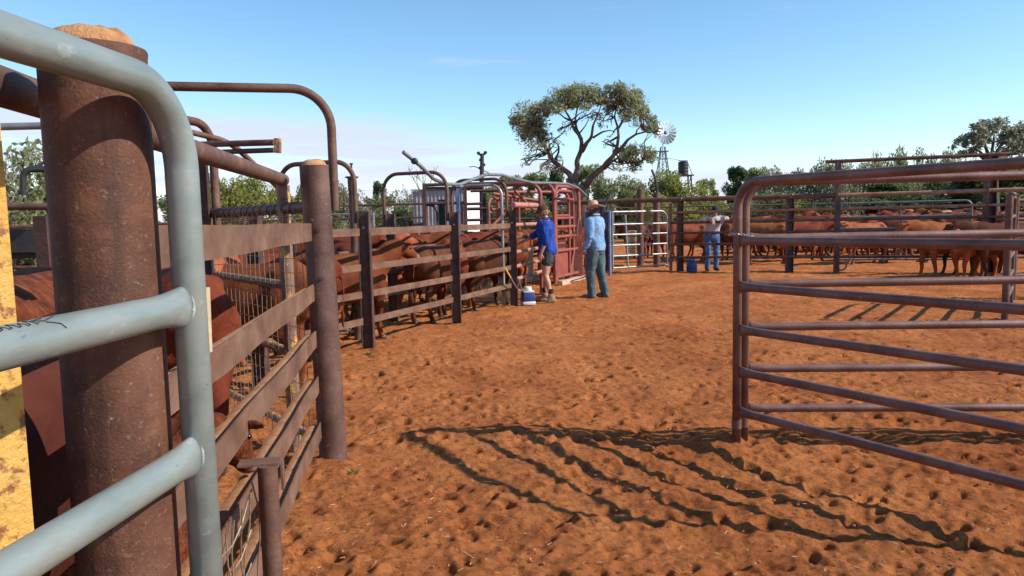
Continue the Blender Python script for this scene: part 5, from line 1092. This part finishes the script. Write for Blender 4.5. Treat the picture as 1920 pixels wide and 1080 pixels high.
# ---------------------------------------------------------------- people
SKIN = mat('sunburnt skin', [(.40, .185, .12), (.50, .25, .17), (.55, .30, .22)], 9, .55, 0, .15, 80, spec=.35)
def cloth(name, cols, sc=6, **k): return mat(name, cols, sc, .85, 0, .35, 50, spec=.2, **k)
LIP = mat('lips', [(.33, .12, .09)], 3, .5); EYEW = mat('eye white', [(.6, .57, .53)], 3, .3)
def person(name, label, base, fd, P, C_):
    fd = Vector((fd[0], fd[1], 0)).normalized(); lf = Vector((-fd.y, fd.x, 0)); b = Vector(base)
    B = lambda f, l, u: b+fd*f+lf*l+Vector((0, 0, u))
    t = thing('person', label, 'person', b); s = MB(); ex = MB()
    tr = P['trunk']          # list of (f,u,halfwidth,halfdepth) from crotch to neck base
    def ring(f, u, w_, d_, tilt=0): return (B(f, 0, u), lf*w_, fd*d_+Vector((0, 0, -tilt)))
    s.loft([ring(*r) for r in tr], 18)
    nb, hc = B(*P['neck']), B(*P['head']); hf = Vector(P['face']); hf = (fd*hf.x+lf*hf.y+Vector((0, 0, hf.z))).normalized(); hs = hf.cross(Vector((0, 0, 1))).normalized()*-1; hu = hs.cross(hf)*-1
    if hu.z < 0: hu = -hu
    s.limb([nb, nb.lerp(hc, .45)], [.062, .056], 12)
    Hh = lambda f, l, u: hc+hf*f+hs*l+hu*u
    s.loft([(Hh(.035, 0, -.112), hs*.022, hf*.024), (Hh(.03, 0, -.098), hs*.045, hf*.05), (Hh(.018, 0, -.07), hs*.058, hf*.076), (Hh(.008, 0, -.03), hs*.069, hf*.088), (Hh(0, 0, .02), hs*.075, hf*.097), (Hh(-.006, 0, .06), hs*.073, hf*.095), (Hh(-.01, 0, .09), hs*.058, hf*.078), (Hh(-.01, 0, .112), hs*.03, hf*.04)], 18)
    s.limb([Hh(.088, 0, .018), Hh(.106, 0, -.018), Hh(.098, 0, -.028)], [.010, .0135, .012], 8)
    s.ell(Hh(.082, 0, .03), (.018, .018, .009), 8, 5); s.ell(Hh(.078, 0, -.055), (.022, .022, .010), 8, 5); s.ell(Hh(.068, 0, -.09), (.024, .024, .018), 8, 5)
    for y in (-1, 1):
        s.ell(Hh(-.002, y*.078, -.005), (.017, .017, .030), 8, 6); ex.mi = 2; ex.ell(Hh(.083, y*.032, .012), (.012, .012, .009), 8, 6); ex.mi = 3; ex.ell(Hh(.092, y*.032, .012), (.005, .005, .005), 6, 5)
    ex.mi = 1; ex.tube([Hh(.093, -.022, -.057), Hh(.100, 0, -.054), Hh(.093, .022, -.057)], [.003, .0055, .003], 6)
    shirt, trous = MB(), MB()
    shirt.loft([ring(f, u, w_+C_.get('sg', .018), d_+C_.get('sg', .018)) for f, u, w_, d_ in tr[C_.get('s0', 1):-1]]+[ring(tr[-1][0], tr[-1][1]-.01, tr[-1][2]+.012, tr[-1][3]+.012)], 20)
    cuff = C_.get('cuff', .95)
    for sd, y in (('L', 1), ('R', -1)):
        sh, el, wr = (B(*q) for q in P['arm'+sd]); s.limb([sh, sh.lerp(el, .35), el, el.lerp(wr, .3), wr], [.052, .047, .036, .038, .025], 12)
        c = cuff; e2 = el.lerp(wr, c) if c > 0 else sh.lerp(el, 1+c)
        shirt.limb([sh+(nb-sh)*.15, sh, sh.lerp(el, .5), el]+([el.lerp(wr, c*.5), e2] if c > .1 else []), [.075, .074, .065, .056]+([.052, .042] if c > .1 else []), 14)
        if C_.get('roll'):
            q = el.lerp(wr, c); d = (wr-el).normalized(); shirt.limb([q-d*.04, q], [.060, .058], 12)
        # hand: palm, four fingers, thumb
        hd, pn_ = P['hand'+sd]; hd = (fd*hd[0]+lf*hd[1]+Vector((0, 0, hd[2]))).normalized(); pn = (fd*pn_[0]+lf*pn_[1]+Vector((0, 0, pn_[2]))); pn = (pn-hd*pn.dot(hd)).normalized(); ac = hd.cross(pn)*y
        th = P.get('thumb'+sd, 1); curl = P.get('curl'+sd, .5)
        s.loft([(wr-hd*.01, ac*.027, pn*.019), (wr+hd*.03, ac*.036, pn*.017), (wr+hd*.07, ac*.042, pn*.015), (wr+hd*.09, ac*.038, pn*.011)], 12)
        for k, ln in enumerate((.070, .080, .075, .058)):
            a0 = wr+hd*.082+ac*((1.5-k)*.0205*th); cu = curl*(1+.12*k); d1 = (hd*math.cos(cu*.6)+pn*math.sin(cu*.6)); d2 = (hd*math.cos(cu*1.4)+pn*math.sin(cu*1.4)); d3 = (hd*math.cos(cu*2.1)+pn*math.sin(cu*2.1))
            s.limb([a0, a0+d1*ln*.45, a0+d1*ln*.45+d2*ln*.32, a0+d1*ln*.45+d2*ln*.32+d3*ln*.2], [.0095, .009, .0085, .0078], 8)
        a0 = wr+hd*.025+ac*(.034*th); d1 = (hd*.72+ac*.6*th+pn*.25).normalized(); d2 = (hd*.9+ac*.15*th+pn*.35).normalized(); s.limb([a0, a0+d1*.042, a0+d1*.042+d2*.03], [.0125, .0105, .009], 8)
        hp, kn, an = (B(*q) for q in P['leg'+sd]); s.limb([hp, hp.lerp(kn, .45), kn, kn.lerp(an, .3)+fd*-.012, an], [.088, .078, .055, .054, .036], 14)
        td = P.get('toe'+sd, (1, .15*y)); td = (fd*td[0]+lf*td[1]).normalized(); s.limb([an+Vector((0, 0, -.03))-td*.02, an+td*.07+Vector((0, 0, -.055)), an+td*.15+Vector((0, 0, -.062))], [.036, .036, .026], 10)
        tl = C_.get('leg', 1.0); kk = C_.get('loose', 1.0)
        if tl >= 1: trous.limb([hp+Vector((0, 0, .03)), hp.lerp(kn, .45), kn, kn.lerp(an, .45), an+Vector((0, 0, .04)), an+Vector((0, 0, -.015))], [.108*kk, .098*kk, .078*kk, .074*kk, .068*kk, .066*kk], 16)
        else: trous.limb([hp+Vector((0, 0, .03)), hp.lerp(kn, .3), hp.lerp(kn, tl)], [.115, .108, .100], 16)
        bt = MB(); u = Vector((0, 0, 1)); sole = Vector((an.x, an.y, b.z)); w_ = td.cross(u)
        bt.loft([(an+u*C_.get('shaft', .10), w_*.045, td*.055), (an+u*.03, w_*.047, td*.058), (sole+td*.0+u*.075, w_*.046, td*.072), (sole+td*.02+u*.045, w_*.046, td*.115), (sole+td*.035+u*.004, w_*.047, td*.135)], 16); bt.limb([sole+td*.10+u*.045, sole+td*.155+u*.036], [.046, .040], 12)
        solid(bt, 'boot', C_['boot'], t, .009, 3, .0025, 40)
        if C_.get('sock'): q = MB(); q.tube([an+u*.07, an+u*.15], [.050, .047], 14); q.build('sock', C_['sock'], t)
    trous.loft([ring(f, u, w_+.02, d_+.022) for f, u, w_, d_ in tr[:4]], 18)
    solid(s, 'body', [SKIN, LIP, EYEW, EYE], t, .0075, 2, extra=ex)
    solid(shirt, 'shirt', C_['shirt'], t, .011, 2, C_.get('wr', .010), 11, 3); solid(trous, 'shorts' if C_.get('leg', 1) < 1 else 'trousers', C_['trous'], t, .011, 2, .010, 11, 8)
    if C_.get('belt'): q = MB(); f, u, w_, d_ = tr[3]; q.loft([ring(f, u-.025, w_+.026, d_+.028), ring(f, u+.015, w_+.026, d_+.028)], 24); q.build('belt', BLACKM, t)
    hair = MB()
    if C_['hat'] == 'cap':
        h = MB(); h.loft([(Hh(-.005, 0, .025), hs*.086, hf*.106), (Hh(-.006, 0, .06), hs*.086, hf*.105), (Hh(-.008, 0, .098), hs*.072, hf*.088), (Hh(-.01, 0, .125), hs*.04, hf*.05), (Hh(-.01, 0, .13), hs*.012, hf*.012)], 24)
        h.loft([(Hh(.085, 0, .038), hs*.066, hf*.01), (Hh(.125, 0, .034), hs*.062, hf*.005+hu*-.004), (Hh(.165, 0, .022), hs*.04, hf*.004+hu*-.005)], 12) if False else None
        n = 12; vs = []
        for i in range(5):
            for j in range(n+1): a = math.pi*(j/n-.5); rr = .085+.02*i; vs.append(Hh(.0+(.098+.019*i)*math.cos(a)*1.0+.0, .08*math.sin(a)*(1-.03*i), .042-.006*i-.010*abs(math.sin(a))))
        vs2 = [v+hu*.005 for v in vs]; o = len(vs); fs = [(i*(n+1)+j, i*(n+1)+j+1, (i+1)*(n+1)+j+1, (i+1)*(n+1)+j) for i in range(4) for j in range(n)]
        h.add(vs+vs2, fs+[tuple(x+o for x in reversed(f)) for f in fs]); h.build('cap', C_['hatm'], t, sharp=50)
    else:
        h = MB(); seg = 32; prof = [(.078, .115, .02, 1), (.082, .10, .0, 1), (.083, .095, -.02, 1)]
        vs = []; rows = [(.00, .168), (.050, .165), (.074, .146), (.084, .11), (.086, .055), (.090, .045), (.12, .038), (.155, .036), (.178, .045)]
        for rr_, zz in rows:
            for k in range(seg):
                a = 2*math.pi*k/seg; zz = zz if k else zz; wx = rr_*math.cos(a)*(1.12 if rr_ < .09 else 1.30); wy = rr_*math.sin(a)*(.95 if rr_ < .09 else 1.12); z_ = zz+(.045*abs(math.sin(a))**3-.02*abs(math.cos(a))**2 if rr_ > .1 else 0)*((rr_-.09)/.09)+(-.025*max(0, 1-abs(wy)/.03) if rr_ < .06 else 0)
                vs.append(Hh(wx-.004, wy, z_))
        o = len(vs); vs += [v+hu*-.004 for v in vs]; fs = [(i*seg+k, (i+1)*seg+k, (i+1)*seg+(k+1) % seg, i*seg+(k+1) % seg) for i in range(len(rows)-1) for k in range(seg)]
        h.add(vs, fs+[tuple(x+o for x in reversed(f)) for f in fs]+[((len(rows)-1)*seg+k, (len(rows)-1)*seg+o+k, (len(rows)-1)*seg+o+(k+1) % seg, (len(rows)-1)*seg+(k+1) % seg) for k in range(seg)]); ho = h.build('hat', C_['hatm'], t, sharp=0)
        q = MB(); q.loft([(Hh(-.004, 0, .05), hf*.101, hs*.087), (Hh(-.004, 0, .068), hf*.097, hs*.084)], 28); q.build('hat_band', C_['band'], ho)
    hs_ = random.Random(3)
    if C_.get('hair'):
        for k in range(60):
            a = hs_.uniform(.62, 2*math.pi-.62); zz = hs_.uniform(-.065, .008); p_ = Hh(.098*math.cos(a)-.008, .082*math.sin(a), zz); r_ = hs_.uniform(.013, .021); hair.ell(p_, (r_, r_, r_*.9), 7, 5)
        solid(hair, 'hair', C_['hair'], t, .007, 1, .004, 60)
    if C_.get('beard'):
        q = MB()
        for k in range(36): a = hs_.uniform(-1.25, 1.25); q.ell(Hh(.018+.078*math.cos(a), .068*math.sin(a), hs_.uniform(-.125, -.055)), (.022, .022, .024), 7, 5)
        solid(q, 'beard', C_['beard'], t, .008, 1, .004, 60)
    if C_.get('collar'):
        q = MB(); f, u, w_, d_ = tr[-1]; n = 26; ring_ = [B(f+(d_+.012)*math.cos(a), (w_+.012)*math.sin(a), u+.012) for a in np.linspace(.35, 2*math.pi-.35, n)]
        vs = ring_+[p_+Vector((0, 0, .034))-(p_-B(f, 0, u)).normalized()*.008 for p_ in ring_]+[p_+Vector((0, 0, -.004))+(p_-B(f, 0, u)).normalized()*.010 for p_ in ring_]
        q.add(vs, [(k, k+1, n+k+1, n+k) for k in range(n-1)]+[(n+k, n+k+1, 2*n+k+1, 2*n+k) for k in range(n-1)]); q.build('collar', C_['shirt'], t, sharp=0)
    return t
TR = [(0, .80, .10, .09), (0, .86, .155, .115), (0, .94, .165, .12), (0, 1.02, .150, .11), (.005, 1.12, .145, .105), (.01, 1.24, .165, .115), (.01, 1.34, .180, .12), (.0, 1.42, .165, .10), (-.005, 1.465, .10, .075), (-.005, 1.49, .062, .062)]
DENIM = cloth('faded work jeans', [(.045, .075, .085), (.075, .115, .13), (.13, .18, .19)], 4, spots=((.20, .22, .21), 7, .6, .8)); 
YB = W(1029, 566, z=0); YB.z = .01
person('person', 'young man in bright blue shirt, brown cap and dark shorts reaching to the rails', YB, (-1, .22), dict(
    trunk=[(f+max(0, u-.9)*.06, u*.985, w_, d_) for f, u, w_, d_ in TR], neck=(.03, 0, 1.46), head=(.075, 0, 1.60), face=(1, .05, -.32),
    armL=((.03, .185, 1.37), (.0, .235, 1.09), (.085, .235, .87)), armR=((.03, -.185, 1.37), (.27, -.20, 1.20), (.50, -.17, 1.07)),
    handL=((.25, 0, -1), (-.0, -1, -.1)), handR=((1, 0, -.3), (0, 0, -1)), curlL=.55, curlR=.7,
    legL=((.0, .09, .88), (.04, .10, .48), (-.06, .11, .085)), legR=((0, -.09, .88), (.06, -.10, .48), (.09, -.10, .085))),
    dict(shirt=cloth('bright blue drill', [(.010, .033, .18), (.016, .052, .28), (.026, .075, .37)], 5), trous=cloth('dark grey shorts', [(.035, .045, .05), (.06, .07, .075)], 6), boot=mat('dusty tan boot', [(.26, .15, .08), (.36, .22, .13)], 12, .8, 0, .4, 60), sock=cloth('dark sock', [(.03, .025, .025), (.05, .04, .035)], 20), shaft=.05, leg=.42, cuff=.22, roll=1, s0=1, sg=.045, hat='cap', hatm=cloth('brown cap', [(.06, .035, .022), (.10, .06, .038)], 12), hair=mat('ginger hair', [(.20, .08, .028), (.32, .14, .05)], 40, .6, 0, .8, 200), collar=1, wr=.014))
HB = W(1118, 560, z=0); HB.z = .01
person('person', 'bearded man in tan wide-brimmed hat, light blue work shirt and faded jeans', HB, (-.86, .52), dict(
    trunk=[(f, u*1.02, w_*1.10, d_*1.12) for f, u, w_, d_ in TR], neck=(.01, 0, 1.50), head=(.035, .01, 1.64), face=(1, .55, -.12),
    armL=((.0, .215, 1.42), (-.03, .27, 1.13), (.12, .24, .93)), armR=((.0, -.215, 1.42), (.0, -.26, 1.12), (.20, -.20, .98)),
    handL=((.35, 0, -1), (0, -1, 0)), handR=((.6, .2, -.6), (0, 1, -.3)), curlL=.75, curlR=.8,
    legL=((.0, .10, .90), (.06, .12, .49), (.03, .13, .085)), legR=((0, -.10, .90), (-.03, -.14, .49), (-.10, -.17, .085))),
    dict(shirt=cloth('washed light blue cotton', [(.13, .25, .42), (.19, .33, .52), (.24, .38, .55)], 4, spots=((.30, .27, .22), 5, .63, .8)), trous=DENIM, boot=mat('dusty brown boot', [(.14, .10, .07), (.24, .16, .11)], 12, .8, 0, .4, 60), shaft=.12, loose=1.12, cuff=.93, s0=1, sg=.04, hat='brim', hatm=cloth('tan felt', [(.42, .27, .15), (.54, .37, .22)], 7, spots=((.20, .12, .07), 9, .62, .8)), band=cloth('hat band', [(.20, .11, .06)], 9), hair=mat('dark hair', [(.03, .02, .014), (.06, .04, .026)], 40, .6, 0, .8, 200), beard=mat('dark beard', [(.03, .02, .014), (.07, .042, .026)], 40, .7, 0, .8, 200), collar=1, wr=.014))
cB = fl(1343); cB = Vector((cB.x, cB.y+.42, .01))
person('person', 'man in navy cap and pale shirt leaning both forearms on the back fence', cB, (.02, -1), dict(
    trunk=[(f+max(0, u-.95)*.36, u-.05*max(0, u-.95), w_*1.08, d_*1.08) for f, u, w_, d_ in TR], neck=(.22, 0, 1.46), head=(.28, 0, 1.59), face=(1, -.12, -.25),
    armL=((.19, .185, 1.40), (.34, .30, 1.385), (.54, .11, 1.375)), armR=((.19, -.185, 1.40), (.34, -.31, 1.385), (.54, -.15, 1.375)),
    handL=((.55, -.25, -1), (-.8, 0, -.2)), handR=((.55, .25, -1), (-.8, 0, -.2)), curlL=.35, curlR=.3, thumbL=1, thumbR=1,
    legL=((.0, .10, .90), (.04, .11, .49), (-.02, .11, .085)), legR=((0, -.10, .90), (.05, -.12, .49), (.02, -.13, .085))),
    dict(shirt=cloth('pale grey white shirt', [(.30, .31, .34), (.42, .43, .46), (.52, .53, .55)], 5), trous=cloth('blue jeans', [(.035, .08, .20), (.07, .14, .30), (.16, .25, .40)], 5), boot=mat('black boot', [(.02, .018, .018), (.05, .04, .035)], 12, .7), shaft=.12, loose=1.0, cuff=.18, roll=1, s0=3, sg=.035, belt=1, hat='cap', hatm=cloth('navy cap', [(.015, .02, .045), (.03, .04, .075)], 12), hair=mat('short dark hair', [(.05, .035, .025), (.08, .055, .04)], 40, .6), collar=1, wr=.012))

# ---------------------------------------------------------------- small gear
c = W(990, 571, z=0); c.z = .0; PLB = mat('blue plastic', [(.015, .035, .15), (.028, .055, .21)], 6, .4); PLW = mat('dusty white plastic', [(.62, .58, .52), (.74, .71, .66)], 10, .5)
t = thing('drench_pack', 'small blue jerry box with white lid and base on the sand by the race', 'container', c)
def rbox(s, cc, sx, sy, z0, z1, rz=.3, tp_=.9):
    R_ = []
    for z, k in ((z0, .94), (z0+.02, 1), (z1-.03, tp_+.04), (z1, tp_)):
        R_.append((z, k))
    vs = []; n = 0
    for z, k in R_:
        for a in range(4):
            for b_ in range(3):
                th = math.pi/2*a+math.pi/4*b_ + 0; cx_, cy_ = ((1, 1), (-1, 1), (-1, -1), (1, -1))[a]; rr_ = .02
                x = cx_*(sx*k/2-rr_)+rr_*math.cos(th); y = cy_*(sy*k/2-rr_)+rr_*math.sin(th); vs.append(Vector((cc.x+x*math.cos(rz)-y*math.sin(rz), cc.y+x*math.sin(rz)+y*math.cos(rz), z)))
    m_ = len(R_); s.add(vs, [(i*12+k, i*12+(k+1) % 12, (i+1)*12+(k+1) % 12, (i+1)*12+k) for i in range(m_-1) for k in range(12)]+[tuple(reversed(range(12))), tuple(range((m_-1)*12, m_*12))]); return s
rbox(MB(), c, .225, .19, .055, .225).build('container_body', PLB, t); rbox(MB(), c, .23, .195, .0, .06, tp_=1.0).build('base', PLW, t)
s = MB(); rbox(s, c, .21, .18, .222, .245); s.lathe(c, [(.07, .25), (.075, .29), (.06, .315), (.0, .32)], 18); s.build('lid', PLW, t)
t = thing('prodder', 'yellow handled prodder pole leaning from the white lid to the race rail', 'prodder', c+Vector((0, 0, .25)))
p0 = c+Vector((-.04, -.06, .26)); p1 = W(947, 503, y=12.05); m0 = p0+Vector((-.13, -.02, .0)); s = MB(); s.tube(rounded([p0, m0, m0.lerp(p1, .62)], .06), .011, 8); s.build('shaft', GALV, t); s = MB(); s.tube([m0.lerp(p1, .6), p1], [.014, .019], 8); s.build('handle', mat('yellow grip', [(.75, .42, .05), (.8, .5, .1)], 5, .5), t)
t = thing('metal_rod', 'short grey rod leaning behind the blue and white container', 'rod', c+Vector((-.1, .1, 0))); s = MB(); s.tube([c+Vector((-.02, .12, .02)), W(971, 522, y=12.9)], .013, 8); s.build('rod', GALVD, t)
c = W(1297, 511, z=0); t = thing('jerry_can', 'dark blue plastic drum on the sand beside the back fence post', 'drum', c)
s = MB(); s.lathe(c, [(.12, 0), (.135, .03), (.138, .08), (.132, .09), (.138, .10), (.138, .21), (.12, .27), (.05, .305), (.04, .31), (.04, .34), (0, .34)], 20); s.build('drum_body', PLB, t); s = MB(); s.tube(rounded([c+Vector((-.07, 0, .29)), c+Vector((-.06, 0, .36)), c+Vector((.06, 0, .36)), c+Vector((.07, 0, .29))], .03), .012, 8); s.build('handle', PLB, t)

# dust kicked up at the end of the race
dm = bpy.data.materials.new('dust'); dm.use_nodes = True; t_ = dm.node_tree; t_.nodes.clear(); o_ = N(t_, 'ShaderNodeOutputMaterial'); v_ = N(t_, 'ShaderNodeVolumePrincipled'); v_.inputs['Color'].default_value = (.85, .48, .25, 1); v_.inputs['Anisotropy'].default_value = .2
tc_ = N(t_, 'ShaderNodeTexCoord'); n_ = N(t_, 'ShaderNodeTexNoise', Scale=2.2, Detail=3.0); L(t_, tc_.outputs['Object'], n_.inputs[0]); le = t_.nodes.new('ShaderNodeVectorMath'); le.operation = 'LENGTH'; mm = N(t_, 'ShaderNodeMapping'); mm.inputs['Scale'].default_value = (1/.75, 1/.75, 1/.42); L(t_, tc_.outputs['Object'], mm.inputs[0]); L(t_, mm.outputs[0], le.inputs[0])
L(t_, mth(t_, 'MULTIPLY', mth(t_, 'SUBTRACT', 1.0, le.outputs['Value'], clamp=True), mth(t_, 'MULTIPLY_ADD', n_.outputs[0], 9.0, -2.6, clamp=False)), v_.inputs['Density']); L(t_, v_.outputs[0], o_.inputs['Volume'])
c = W(925, 566, z=0); s = MB(); s.ell((c.x, c.y+.3, .05), (.74, .74, .41), 20, 12); tag(s.build('dust_cloud', dm, loc=(c.x, c.y+.3, .05)), 'low puff of red dust kicked up by the cattle at the race end', 'dust', kind='stuff')
